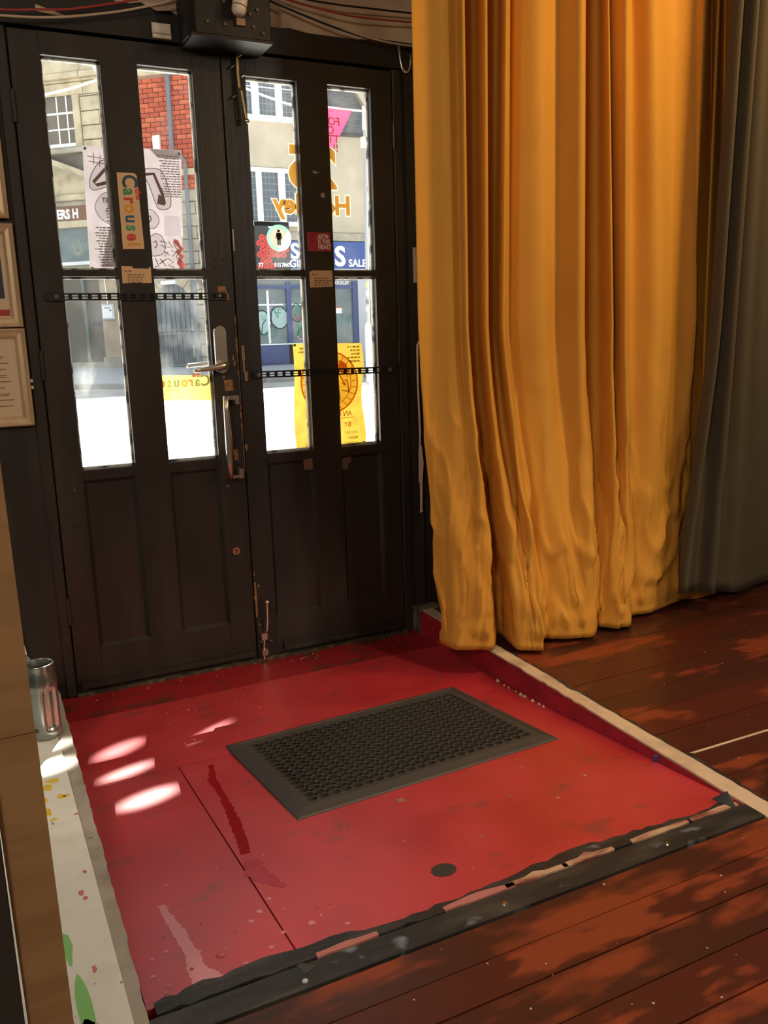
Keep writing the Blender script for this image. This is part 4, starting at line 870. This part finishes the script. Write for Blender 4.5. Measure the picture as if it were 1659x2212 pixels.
mid = [(0.44, -0.48), (0.49, -0.48), (0.535, -0.52), (0.574, -0.52), (0.57, -0.56), (0.646, -0.45), (0.675, -0.45), (0.64, -0.56), (0.725, -0.45), (0.747, -0.45), (0.704, -0.56), (0.795, -0.45), (0.824, -0.48), (0.887, -0.52), (0.976, -0.48), (1.018, -0.56), (1.121, -0.45), (1.179, -0.45), (1.146, -0.56), (1.222, -0.48), (1.207, -0.56), (1.32, -0.45), (1.393, -0.52), (1.51, -0.48), (1.571, -0.52), (1.582, -0.5), (1.714, -0.45), (1.639, -0.5), (1.777, -0.45), (1.759, -0.5), (1.967, -0.48)]
bot = [(.529, -.42), (.530, -.48), (.545, -.525), (.605, -.555), (.660, -.568), (.745, -.46), (.745, -.50), (.720, -.615), (.742, -.645), (.765, -.655), (.790, -.664), (.855, -.585), (.885, -.60), (.930, -.625), (.975, -.635), (1.020, -.652), (1.10, -.57), (1.105, -.585), (1.137, -.63), (1.165, -.625), (1.205, -.632), (1.28, -.55), (1.34, -.555), (1.42, -.545), (1.50, -.52), (1.57, -.505), (1.60, -.51), (1.64, -.525), (1.70, -.515), (1.80, -.49), (1.95, -.40)]
bot = [(a, b, .108) for a, b in bot]
yc = empty('mustard_curtain', (1.2, -.5, .1)); tag(yc, 'floor-length mustard yellow curtain hanging in deep folds beside the doors', 'curtain')
cl = curtain(top, mid, bot, 2.66, 1.18, .108, 8, 130, .014).build('cloth', YEL, yc, True); inl(cl, yc)
so = cl.modifiers.new('thickness', 'SOLIDIFY'); so.thickness = .002
gt = [(1.574, -.62), (1.59, -.66), (1.645, -.58), (1.66, -.66), (1.715, -.58), (1.748, -.62), (1.874, -.56), (2.0, -.60), (2.15, -.55), (2.4, -.56)]
gm = [(1.536, -.62), (1.55, -.66), (1.600, -.58), (1.62, -.66), (1.69, -.58), (1.736, -.62), (1.878, -.55), (2.0, -.60), (2.2, -.54), (2.5, -.55)]
gb = [(1.433, -.62, .190), (1.445, -.66, .195), (1.55, -.60, .175), (1.585, -.655, .172), (1.69, -.57, .145), (1.767, -.60, .135), (1.994, -.52, .115), (2.163, -.50, .108), (2.35, -.47, .108), (2.6, -.46, .108)]
gc = empty('grey_curtain', (1.9, -.55, .1)); tag(gc, 'olive grey curtain overlapping the right side of the yellow one', 'curtain')
cl2 = curtain(gt, gm, gb, 2.66, 1.18, .12, 8, 60, .004).build('cloth', GRYC, gc, True); inl(cl2, gc)
so = cl2.modifiers.new('thickness', 'SOLIDIFY'); so.thickness = .002

# ------------------------------------------------------------------ the street outside
STONE = mat('sandstone', (.56, .48, .33), .85, .2, bump=((6, 6, 6), .4, .01), col2=(.36, .30, .20), nscale=(3, 3, 3), lo=.4, hi=.7)
STONE2 = mat('grey_sandstone', (.42, .38, .30), .85, .2, bump=((6, 6, 6), .4, .01), col2=(.30, .27, .21), nscale=(4, 4, 4), lo=.4, hi=.7)
JOINT = mat('stone_joint', (.17, .15, .12), .9, .1)
MORT = mat('brick_mortar', (.34, .20, .15), .9, .1)
BRK = [mat('red_brick_%d' % i, c, .85, .2, col2=tuple(q*.75 for q in c), nscale=9) for i, c in enumerate([(.52, .115, .055), (.46, .095, .048), (.56, .14, .07), (.42, .085, .05)])]
WPAINT = mat('white_window_paint', (.80, .80, .76), .5, .4)
DGLASS = mat('dark_window_glass', (.10, .12, .14), .08, .6); BGLASS = mat('painted_sky_glass', (.20, .26, .36), .06, .8)  # bluish base of the sash panes paints in a reflected sky
REND = mat('pebbledash_render', (.54, .48, .37), .9, .2, bump=((30, 30, 30), .6, .01), col2=(.42, .37, .28), nscale=(1.4, 1.4, 1.0), lo=.35, hi=.7)
LEAD = mat('lead_strip', (.25, .27, .28), .5)
SLATE = mat('dark_slate', (.07, .075, .08), .7, .3, col2=(.11, .115, .12), nscale=(4, 4, 14))
NAVY = mat('navy_shop_paint', (.05, .075, .20), .5, .4); SIGNB = mat('blue_sign', (.035, .085, .30), .45, .4); SIGNK = mat('black_sign', (.03, .03, .034), .5, .4); SIGNR = mat('red_sign', (.70, .05, .03), .5, .4); SW = mat('sign_white', (.86, .88, .86), .5)
PIPE = mat('grey_pipe', (.13, .15, .18), .5, .4); TEAL = mat('dusty_shop_glass', (.14, .18, .18), .15, .5, col2=(.20, .24, .23), nscale=(2, 2, 3))
BROWNS = mat('brown_sign', (.20, .09, .045), .5); GATE = mat('blue_grey_gate', (.13, .15, .165), .6, .3, col2=(.20, .22, .23), nscale=(9, 9, 2)); TANP = mat('tan_pillar_paint', (.46, .36, .25), .8, .2, col2=(.36, .28, .19), nscale=2.2)
DGREY = mat('grey_door_paint', (.14, .155, .14), .35, .5, col2=(.20, .22, .19), nscale=(3, 3, 2))
ASPH = mat('street_paving', (.40, .39, .37), .8, .2, col2=(.33, .32, .31), nscale=2); KERB = mat('kerb_stone', (.33, .32, .30), .8, .2, col2=(.25, .24, .22), nscale=3); PAVE = mat('far_pavement', (.34, .36, .38), .8, .2)
SL = .024
def gz(y): return -.05 + SL*(y-.3)
gr = MB().add([(-40, .44, gz(.44)), (45, .44, gz(.44)), (45, 60, gz(60)), (-40, 60, gz(60))], [(0, 1, 2, 3)]).build('ground_street', ASPH); struct(gr, 'pale sunlit street surface outside the doors')
pv = empty('ground_pavement'); struct(pv, 'raised pavement with kerb stones across the street')
line = [(-12, 24.4), (1.12, 14.45), (2.1, 13.85), (4.6, 13.62), (12, 13.5)]
dens = []
for i in range(len(line)-1):
    (xa, ya), (xb, yb) = line[i], line[i+1]; Ln = math.hypot(xb-xa, yb-ya); n = max(1, round(Ln/.95))
    for k in range(n): dens.append((xa+(xb-xa)*k/n, ya+(yb-ya)*k/n))
dens.append(line[-1])
for (xa, ya), (xb, yb) in zip(dens[:-1], dens[1:]):
    t = Vector((xb-xa, yb-ya, 0)); t.normalize(); nn = Vector((-t.y, t.x, 0))
    A = Vector((xa, ya, 0))+t*.006; Bq = Vector((xb, yb, 0))-t*.006
    q = [A, Bq, Bq+nn*.16, A+nn*.16]
    MB().add([(p.x, p.y, gz(p.y)-.05) for p in q] + [(p.x, p.y, gz(p.y)+.095) for p in q], [(0, 1, 5, 4), (1, 2, 6, 5), (2, 3, 7, 6), (3, 0, 4, 7), (4, 5, 6, 7)]).build('kerb_stone', KERB, pv)
MB().prism([(-12, 24.5), (1.2, 14.55), (2.15, 13.98), (4.6, 13.76), (12, 13.64), (12, 30), (-12, 40)], -.2, -.1, 'z').build('paving', PAVE, pv)
_p = [c for c in pv.children if c.name.startswith('paving')][0]
for v in _p.data.vertices: v.co.z = gz(v.co.y) + (.09 if v.co.z > -.15 else -.05)

# ---- stone building (far left) and brick building share one street line, turned away to the left
RZ = math.radians(-40.54); PX, PY = 5.156, 18.0
sb = empty('stone_building', (PX, PY, 0), RZ); tag(sb, 'sandstone building with sash window and pediment across the street', 'building')
B('wall', JOINT, sb, -11, -2.405, .05, 1.0, 0, 10.3)
def S_(nm, m, *a): return MB().cbox(*a, .012).build(nm, m, sb)
for z0, z1, y in ((7.02, 7.30, -.0), (7.50, 7.95, -.10), (7.97, 8.6, -.0), (7.31, 7.36, -.06), (7.36, 7.49, -.16)):
    for u0, u1 in ((-6.2, -4.75), (-4.74, -3.36), (-3.35, -2.4)): S_('stone_block', STONE, u0, u1, y, .3, z0, z1)
zs = [4.72, 5.02, 5.35, 5.66, 5.985, 6.31, 6.635, 6.97, 7.02]
for i in range(len(zs)-1):
    for u0, u1 in (((-3.46, -2.98), (-2.97, -2.4)) if i % 2 else ((-3.46, -2.72), (-2.71, -2.4))): S_('stone_block', STONE, u0, u1, 0, .3, zs[i]+.012, zs[i+1]-.012)
S_('window_jamb', STONE, -3.655, -3.475, -.04, .3, 5.70, 7.02); S_('window_jamb', STONE, -4.86, -4.72, -.04, .3, 5.70, 7.02); S_('stone_sill', STONE2, -4.95, -3.42, -.12, .3, 5.70, 5.82); B('wall_face', STONE2, sb, -8, -4.87, 0, .3, 4.7, 7.02); B('wall_face', STONE2, sb, -11, -6.25, 0, .3, .4, 10.3); B('wall_face', STONE2, sb, -6.24, -2.41, .0, .3, 8.61, 10.3)
wn = empty('window'); wn.parent = sb; u0, u1, z0, z1 = -4.72, -3.655, 5.86, 7.08
m = MB()
m.box(u0, u1, .02, .09, z0, z0+.085); m.box(u0, u0+.07, .02, .09, z0, z1); m.box(u1-.03, u1, .02, .09, z0, z1); m.box(u0, u1, .02, .09, z1-.06, z1)
for u in (-4.44, -4.125, -3.86): m.box(u-.016, u+.016, .03, .08, z0, z1)
m.box(u0, u1, .01, .09, 6.61, 6.655); m.box(u0, u1, .03, .08, 6.255, 6.29); m.build('sash_frame', WPAINT, wn)
for a, b in ((-4.65, -4.45), (-4.43, -4.14), (-4.11, -3.875), (-3.845, -3.68)):
    for c, d in ((5.945, 6.255), (6.29, 6.61), (6.655, 7.02)): MB().box(a, b, .06, .07, c, d).build('pane', BGLASS, wn)
# pediment, entablature, sign, shop window
def slope_bar(u0, z0, u1, z1, h, y0, y1, nm, m): return MB().prism([(u0, z0), (u1, z1), (u1, z1+h), (u0, z0+h)], y0, y1).build(nm, m, sb)
slope_bar(-4.42, 5.50, -3.2, 5.02, .13, -.32, .1, 'pediment_moulding', STONE); slope_bar(-4.42, 5.42, -3.2, 4.94, .09, -.2, .1, 'pediment_moulding', STONE2); slope_bar(-5.6, 5.02, -4.42, 5.50, .13, -.32, .1, 'pediment_moulding', STONE)
MB().prism([(-5.5, 4.70), (-3.3, 4.70), (-3.3, 4.97), (-4.42, 5.42), (-5.5, 4.98)], -.04, .1).build('tympanum', STONE, sb)
S_('entablature', STONE, -5.6, -2.72, -.22, .2, 4.58, 4.72); S_('entablature', STONE2, -5.6, -2.75, -.12, .2, 4.47, 4.58)
B('sign_board', BROWNS, sb, -5.9, -3.25, -.10, .1, 4.12, 4.47); text('ERS H', .30, (-4.335, -.103, 4.185), SW, sb, align='LEFT', bold=.014, sx=.79)
S_('beam', STONE, -5.9, -2.75, -.14, .2, 3.955, 4.12); B('shop_window', TEAL, sb, -5.0, -3.22, 0, .1, 3.15, 3.955); S_('white_sill', WPAINT, -5.0, -3.2, -.08, .1, 3.06, 3.15)
m = MB()
for k in range(7):
    a0 = random.uniform(0, 6); r = random.uniform(.08, .2); cx_, cz_ = -3.92+random.uniform(-.08, .08), 3.52+random.uniform(-.08, .08)
    m.ribbon([(cx_+r*math.cos(a0+q*.5)*(1-.03*q), cz_+r*math.sin(a0+q*.5)*(1-.03*q)) for q in range(14)], .010, -.003)
m.build('scribble', mat('chalk_scribble', (.36, .38, .26), .8), sb)
S_('stone_base', STONE2, -6, -2.75, -.02, .2, 2.84, 3.06)
B('door_panel', DGREY, sb, -4.6, -3.93, .06, .12, .66, 2.84); B('door_panel', DGREY, sb, -3.83, -3.37, .06, .12, .66, 2.84); S_('door_post', DGREY, -3.93, -3.83, .0, .14, .66, 2.84)
B('letter_slot', SLATE, sb, -3.70, -3.40, .045, .06, 1.56, 1.68); S_('pillar', TANP, -3.37, -2.72, -.06, .2, .62, 2.84); S_('pillar_base', STONE2, -3.40, -2.66, -.12, .2, .50, .78); S_('door_step', STONE2, -5, -3.40, -.08, .2, .40, .66); S_('plinth', STONE2, -6, -2.4, -.16, .2, .20, .50)
nb = empty('notice_case'); nb.parent = sb
MB().cbox(-3.33, -2.99, -.13, -.06, 1.70, 2.09, .02).build('case', mat('silver_case', (.52, .54, .56), .4, .5, .4), nb); MB().box(-3.29, -3.03, -.135, -.13, 1.75, 2.04).build('notice', SW, nb)
MB().tube([(-3.16, -.08, 2.09), (-3.20, -.08, 2.84)], .014, 6).build('conduit', SW, nb); MB().box(-3.24, -3.06, -.138, -.135, 1.98, 2.0).build('printed_bar', INKG, nb); MB().disc((-3.07, 1.93), .025, -.139, -.135, 12).build('seal', INKG, nb)
MB().box(-3.28, -3.14, -.10, -.06, 2.68, 2.73).build('bracket', SLATE, sb)

bb = empty('brick_building', (PX, PY, 0), RZ); tag(bb, 'red brick building with drainpipe and arched gate across the street', 'building')
B('wall', MORT, bb, -2.4, 0, .03, 1.0, 2.62, 10.3); B('wall', JOINT, bb, -2.4, 0, .20, 1.0, 0, 2.62)
bw, bh = .262, .1075
bme = []
for i in range(4):
    me = bpy.data.meshes.new('brick'); t = MB().cbox(-bw/2+.008, bw/2-.008, -.012, .05, -bh/2+.007, bh/2-.007, .006); me.from_pydata(t.v, [], t.f); me.materials.append(BRK[i]); bme.append(me)
def bricks(z0, z1, ua, ub):
    k = 0; z = z0+bh/2
    while z < z1:
        u = ua + bw/2 - (bw/2 if k % 2 else 0)
        while u < ub:
            if u > ua-.01:
                o = link('brick', bme[random.randrange(4)], bb); o.location = (u, 0, z)
            u += bw
        z += bh; k += 1
bricks(5.145, 7.24, -2.28, -.02); bricks(4.675, 4.985, -2.28, -.02)
def Q_(nm, m, *a): return MB().cbox(*a, .012).build(nm, m, bb)
Q_('stone_band', STONE, -2.4, 0, -.05, .2, 7.25, 7.42); Q_('stone_band', STONE2, -2.4, 0, -.10, .2, 7.42, 7.55); bricks(7.57, 8.0, -2.28, -.02); Q_('stone_band', STONE, -2.4, 0, -.03, .2, 4.985, 5.135)
zs = [2.66, 2.95, 3.24, 3.53, 3.82, 4.10, 4.385, 4.67]
for i in range(len(zs)-1):
    e = [-2.39, -1.75, -1.1, -.62, -.01] if i % 2 else [-2.39, -2.05, -1.42, -.84, -.36, -.01]
    for a, b in zip(e[:-1], e[1:]): Q_('stone_block', STONE2, a+.008, b-.008, -.01, .1, zs[i]+.008, zs[i+1]-.008)
# arch with wedge stones, gate behind
ac, az, ar = -1.41, 1.98, .52
for k in range(7):
    a0, a1 = PI*k/7+.02, PI*(k+1)/7-.02; r1 = .86
    MB().prism([(ac+ar*math.cos(a0), az+ar*math.sin(a0)), (ac+r1*math.cos(a0), min(az+r1*math.sin(a0), 2.64)), (ac+r1*math.cos((a0+a1)/2), min(az+r1*math.sin((a0+a1)/2), 2.64)), (ac+r1*math.cos(a1), min(az+r1*math.sin(a1), 2.64)), (ac+ar*math.cos(a1), az+ar*math.sin(a1)), (ac+ar*math.cos((a0+a1)/2), az+ar*math.sin((a0+a1)/2))], -.02, .2).build('arch_stone', STONE, bb)
zq = [.42, .72, 1.03, 1.34, 1.66, 1.97]
for i in range(len(zq)-1):
    for a, b in ((-2.39, -1.96 + .06*(i % 2)), (-.88 - .07*(i % 2), -.47), (-.46, -.01)): Q_('stone_block', STONE2, a, b, -.02, .2, zq[i]+.007, zq[i+1]-.007)
Q_('stone_block', STONE2, -.53, -.01, -.02, .2, 1.98, 2.64); Q_('stone_block', STONE2, -2.39, -2.28, -.02, .2, 1.98, 2.64)
gt_ = empty('arched_gate'); gt_.parent = bb
for k in range(8):
    a, b = -1.94+.1325*k, -1.94+.1325*(k+1); u = (a+b)/2; ztop = az + math.sqrt(max(.0, ar*ar-(u-ac)**2)) + .02
    MB().cbox(a+.006, b-.006, .10, .13, .47, ztop, .008).build('gate_plank', GATE, gt_)
for k in range(15): MB().tube([(-1.91+.071*k, .07, .52), (-1.91+.071*k, .07, 1.28)], .013, 6).build('gate_bar', GATE, gt_)
for z in (.53, 1.30, 1.40): MB().box(-1.94, -.90, .05, .09, z-.018, z+.018).build('gate_rail', GATE, gt_)
lm = MB().box(-1.62, -1.23, -.14, -.02, 2.49, 2.58).build('bulkhead_lamp', SW, bb)
Q_('gate_step', STONE2, -2.1, -.7, -.10, .2, .30, .46)
MB().cbox(-1.575, -1.395, -.09, 0, 5.60, 5.915, .02).build('alarm_box', SW, bb)
MB().tube([(-1.06, -.08, 7.36), (-1.065, -.08, 6.4), (-1.075, -.08, 5.54)], .055, 10).build('drainpipe', PIPE, bb); MB().cbox(-1.15, -.97, -.15, 0, 7.25, 7.36, .02).build('pipe_hopper', PIPE, bb)
MB().tube([(-1.05, -.07, 5.40), (-.84, -.07, 5.385), (-.775, -.07, 5.30), (-.775, -.07, 4.2), (-.775, -.07, 2.72)], .043, 10).build('drainpipe', PIPE, bb)
MB().tube([(-.785, -.07, 2.72), (-.785, -.07, .45)], .070, 10).build('drainpipe', PIPE, bb)

# ---- rendered shop building facing the doors
rb = empty('rendered_building', (5.16, 18.0, 0)); tag(rb, 'pebbledashed shop building with white windows directly across the street', 'building')
OX = -5.16
def R_(nm, m, x0, x1, y0, y1, z0, z1, par=None): return MB().box(x0+OX, x1+OX, y0, y1, z0, z1).build(nm, m, par or rb)
R_('wall', REND, 5.50, 40, 0, 4, 0, 10.3)
R_('stringcourse', STONE2, 5.6, 9.6, -.10, 0, 3.49, 3.67)
def win(x0, x1, z0, z1, mull, sill, transom=None):
    w = empty('window'); w.parent = rb; m = MB()
    m.box(x0+OX, x1+OX, -.06, .0, z1-.10, z1)
    for a, b in mull: m.box(a+OX, b+OX, -.07, .0, z0, z1)
    m.box(x0-.08+OX, x1+.08+OX, -.14, .0, sill[0], sill[1])
    if transom: m.box(x0+OX, x1+OX, -.05, 0, transom-.012, transom+.012)
    m.build('window_frame', WPAINT, w)
    for (a0, a1), (c0_, c1_) in zip(mull[:-1], mull[1:]):
        MB().box(a1+OX, c0_+OX, -.02, -.005, z0, z1-.1).build('pane', DGLASS, w)
        g = MB(); n = 4
        for k in range(1, n): u = a1+(c0_-a1)*k/n; g.box(u-.006+OX, u+.006+OX, -.026, -.02, z0, z1-.1)
        z = z0+.13
        while z < z1-.1: g.box(a1+OX, c0_+OX, -.026, -.02, z-.006, z+.006); z += .15
        g.build('lead_lattice', LEAD, w)
win(5.72, 7.50, 6.315, 7.9, ((5.70, 5.80), (6.09, 6.27), (6.68, 6.85), (7.30, 7.45)), (6.19, 6.315), 6.95)
win(5.72, 7.50, 3.91, 5.15, ((5.70, 5.80), (6.085, 6.23), (6.65, 6.82), (7.28, 7.42)), (3.80, 3.91))
gb_ = empty('gabled_bay'); gb_.parent = rb
MB().prism([(7.5+OX, 5.98), (7.5+OX, 8.30), (8.34+OX, 7.16), (8.94+OX, 6.35), (8.88+OX, 6.0)], -.45, 0).build('slate_cheek', SLATE, gb_); MB().prism([(7.5+OX, 8.36), (8.36+OX, 7.20), (8.98+OX, 6.37), (8.94+OX, 6.32), (7.5+OX, 8.28)], -.55, 0).build('bargeboard', JOINT, gb_)
# black and red sign, blue sign
s1 = empty('shop_sign', (5.16, 17.95, 2.8)); tag(s1, 'black shop sign with red hexagons across the street', 'sign')
def wsub(o, e): o.matrix_parent_inverse = Matrix.Translation((-5.16, 0, 0)) @ Matrix.Translation((5.16, 0, 0)) @ Matrix.Translation(-Vector(e.location)); return o
def W_(nm, m, e, *a): return wsub(MB().box(*a).build(nm, m, e), e)
W_('board', SIGNK, s1, 5.95, 6.835, 17.86, 17.94, 2.80, 3.90)
hx = .088
for r in range(6):
    for c_ in range(8):
        cx_ = 6.05 + c_*hx*1.74 + (hx*.87 if r % 2 else 0); cz_ = 2.86 + r*hx*1.52
        if cx_ > 6.36 and r < 2 and cx_ > 6.30: continue
        if cx_ > 6.80 or (r > 3 and cx_ > 6.42) or (r > 2 and cx_ > 6.78): continue
        wsub(MB().prism([(cx_+hx*.93*math.sin(k*PI/3), cz_+hx*.93*math.cos(k*PI/3)) for k in range(6)], 17.852, 17.86).build('hexagon', SIGNR, s1), s1)
        g = MB()
        for k in (0, 2, 4): g.ribbon([(cx_, cz_), (cx_+hx*.9*math.sin(k*PI/3+PI/3), cz_+hx*.9*math.cos(k*PI/3+PI/3))], .013, 17.85)
        wsub(g.build('hexagon_lines', SIGNK, s1), s1)
wsub(text('TO', .24, (6.30, 17.85, 3.62), SW, s1, bold=.008, align='LEFT', sx=.85), s1); wsub(text('77', .13, (6.06, 17.849, 2.84), SW, s1, bold=.004), s1); wsub(text('0115 784477', .135, (6.63, 17.849, 2.84), SW, s1, bold=.006, sx=.62), s1)
s2 = empty('shop_sign', (5.16, 17.9, 2.8)); tag(s2, 'blue shop fascia sign with white SALES lettering across the street', 'sign')
W_('board', SIGNB, s2, 6.85, 9.22, 17.86, 17.97, 2.80, 3.46); W_('border', SW, s2, 6.85, 9.22, 17.855, 17.98, 2.745, 2.80)
wsub(text('SO', .52, (6.84, 17.85, 3.04), SW, s2, align='LEFT', bold=.016), s2); wsub(text('GIST', .25, (6.80, 17.85, 2.84), SW, s2, align='LEFT', bold=.008), s2); wsub(text('S', .66, (8.17, 17.85, 2.885), SW, s2, bold=.022), s2); wsub(text('SALES', .25, (8.40, 17.85, 2.86), SW, s2, align='LEFT', bold=.008, sx=.95), s2)
# shopfront
sf = empty('shopfront', (5.16, 18, .4)); tag(sf, 'navy painted shopfront covered in graffiti across the street', 'shopfront')
def F_(nm, m, *a): return wsub(MB().box(*a).build(nm, m, sf), sf)
F_('header', mat('grey_header', (.20, .21, .20), .6), 5.5, 9.3, 17.93, 18, 2.45, 2.74); F_('glass', TEAL, 5.6, 8.5, 17.95, 17.99, .96, 2.45); F_('stall_riser', NAVY, 5.5, 7.6, 17.88, 18, .44, .97); F_('riser_moulding', NAVY, 5.7, 6.66, 17.86, 17.88, .52, .90)
for a in ((5.5, 5.72, .44, 2.5), (6.69, 6.81, .44, 2.5), (7.45, 7.6, .44, 2.5), (8.50, 8.635, .40, 2.5)): F_('post', NAVY, a[0], a[1], 17.88, 18, a[2], a[3])
F_('rail', NAVY, 5.5, 8.63, 17.89, 18, 2.32, 2.40); F_('sill', SW, 5.6, 7.6, 17.86, 17.9, .96, .99); F_('pale_pillar', mat('pale_render', (.50, .52, .54), .8), 8.64, 8.97, 17.86, 18, .30, 2.74); F_('pillar', mat('pale_render_b', (.56, .58, .60), .8), 9.10, 9.6, 17.86, 18, .30, 2.74)
F_('shelf', SW, 5.75, 7.4, 17.94, 17.95, 1.92, 1.96); F_('bracing', SW, 6.18, 6.24, 17.93, 17.94, 1.0, 2.28); F_('paper_notice', SW, 8.02, 8.20, 17.93, 17.95, 1.70, 1.86); F_('notice_heading', SIGNR, 8.02, 8.20, 17.925, 17.93, 1.835, 1.86)
wsub(text('26-28', .15, (8.24, 17.92, 2.53), SW, sf, bold=.004), sf); wsub(text('HOCKLEY', .115, (8.42, 17.92, 2.425), SW, sf, bold=.003, align='RIGHT', sx=.9), sf)
GRF = [mat('graffiti_%d' % i, c, .8) for i, c in enumerate([(.02, .03, .03), (.08, .40, .24), (.55, .06, .07), (.62, .35, .55), (.42, .55, .52), (.10, .30, .22)])]
def graff(pts, w, i, y=17.935): wsub(MB().ribbon(smooth(pts, 5), w, y).build('graffiti', GRF[i], sf), sf)
def loop(cx_, cz_, rx, rz, i, w, y=17.934): graff([(cx_+rx*math.cos(a)*random.uniform(.85, 1.1), cz_+rz*math.sin(a)*random.uniform(.85, 1.1)) for a in [k*PI/4 for k in range(9)]], w, i, y)
wsub(MB().prism([(6.05+.22*math.cos(a), 1.50+.28*math.sin(a)) for a in [k*PI/8 for k in range(16)]], 17.937, 17.945).build('graffiti_fill', GRF[4], sf), sf); wsub(MB().prism([(6.50+.24*math.cos(a), 1.62+.27*math.sin(a)) for a in [k*PI/8 for k in range(16)]], 17.937, 17.945).build('graffiti_fill', GRF[4], sf), sf)
loop(6.05, 1.52, .22, .30, 0, .025); loop(6.50, 1.62, .25, .28, 0, .028); loop(6.95, 1.72, .16, .22, 0, .022); loop(6.32, 1.32, .10, .16, 5, .02)
for k in range(16):
    x = random.uniform(5.8, 7.4); z = random.uniform(1.1, 1.95); i = [1, 1, 0, 5, 2, 3][k % 6]
    graff([(x, z), (x+random.uniform(.02, .1), z+random.uniform(-.2, .2)), (x+random.uniform(.05, .18), z+random.uniform(-.15, .15)), (x+random.uniform(.1, .25), z+random.uniform(-.2, .2))], random.uniform(.014, .028), i)
for x in (6.98, 7.06, 7.14, 7.22): graff([(x, 1.18), (x+.03, 1.46), (x+.07, 1.20), (x+.09, 1.42)], .025, 1)
for x in (8.10, 8.30): graff([(x, 1.62), (x+.06, 1.50), (x+.14, 1.66), (x+.08, 1.36)], .02, 5)
# street pole
sp_ = empty('street_pole', (6.13, 12.0, .23)); tag(sp_, 'grey street pole with stickers on its shaft', 'pole')
def pw(o): o.matrix_parent_inverse = Matrix.Translation(-Vector(sp_.location)); return o
PG = mat('galvanised_pole', (.30, .31, .33), .5, .5, .3); PG2 = mat('pale_pole_base', (.50, .52, .54), .5)
pw(MB().tube([(6.135, 12, .10), (6.135, 12, 1.28), (6.137, 12, 1.38)], [.062, .062, .035], 12).build('base', PG2, sp_)); pw(MB().tube([(6.137, 12, 1.38), (6.20, 12, 4.75)], .034, 12).build('shaft', PG, sp_)); pw(MB().cbox(6.13, 6.28, 11.9, 12.05, 4.45, 4.62, .02).build('lamp_arm', SW, sp_)); pw(MB().tube([(6.20, 12, 4.75), (6.21, 12, 5.15)], .05, 10).build('collar', mat('pale_blue_grey', (.45, .52, .60), .5), sp_))
for z, c_, h in ((2.30, (.05, .45, .18), .05), (2.18, (.6, .6, .55), .06), (2.06, (.6, .55, .15), .07), (1.9, (.5, .5, .5), .10), (1.75, (.12, .12, .12), .08), (1.62, (.55, .55, .55), .09)): pw(MB().tube([(6.139+.018*(z-1.38), 12, z-h/2), (6.139+.018*(z-1.38), 12, z+h/2)], .0365, 12, False).build('pole_sticker', mat('pole_sticker', c_, .6), sp_))
ys_ = W_('plate', mat('yellow_plate', (.75, .60, .03), .5), s2, 9.02, 9.16, 17.80, 17.84, 2.52, 2.60)

# ---- bunting over the pavement just outside
BW = paper_mat('bunting_white', (.88, .86, .84), .6)
def string(pts, label):
    p3 = [(a, 3.0, b) for a, b in smooth(pts, 8)]
    return tag(MB().tube(p3, .0065, 6).build('bunting_string', BW, None, True), label, 'bunting', 'bunting across the street front')
string([(-.9, 2.45), (-.21, 2.635), (.127, 2.757), (.5, 2.95)], 'white bunting string rising across the left door view')
string([(.6, 2.93), (.80, 2.86), (1.07, 2.782), (1.25, 2.735), (1.416, 2.706), (1.65, 2.713), (1.95, 2.713), (2.6, 2.76)], 'white bunting string sagging across the right door view')
fl = MB().prism([(.045, 2.885), (.26, 2.865), (.13, 2.763)], 3.0, 3.003).build('bunting_flag', BW); tag(fl, 'white triangular bunting flag at the top of the left pane', 'bunting flag', 'bunting flags')
PK = paper_mat('bunting_pink', (.85, .16, .30), .6)
f2 = MB().prism([(1.46, 2.712), (1.838, 2.716), (1.650, 2.395)], 2.998, 3.003).build('bunting_flag', PK); tag(f2, 'pink triangular bunting flag with dark letters behind the right pane', 'bunting flag', 'bunting flags')
for k, (s, x) in enumerate([('FO', 1.735), ('O', 1.690), ('TT', 1.725), ('!!', 1.715)]): text(s, .072, (x, 2.995, 2.60-.058*k), paper_mat('bunting_ink', (.30, .03, .08), .4), f2, mirror=True, bold=.0015, align='LEFT')
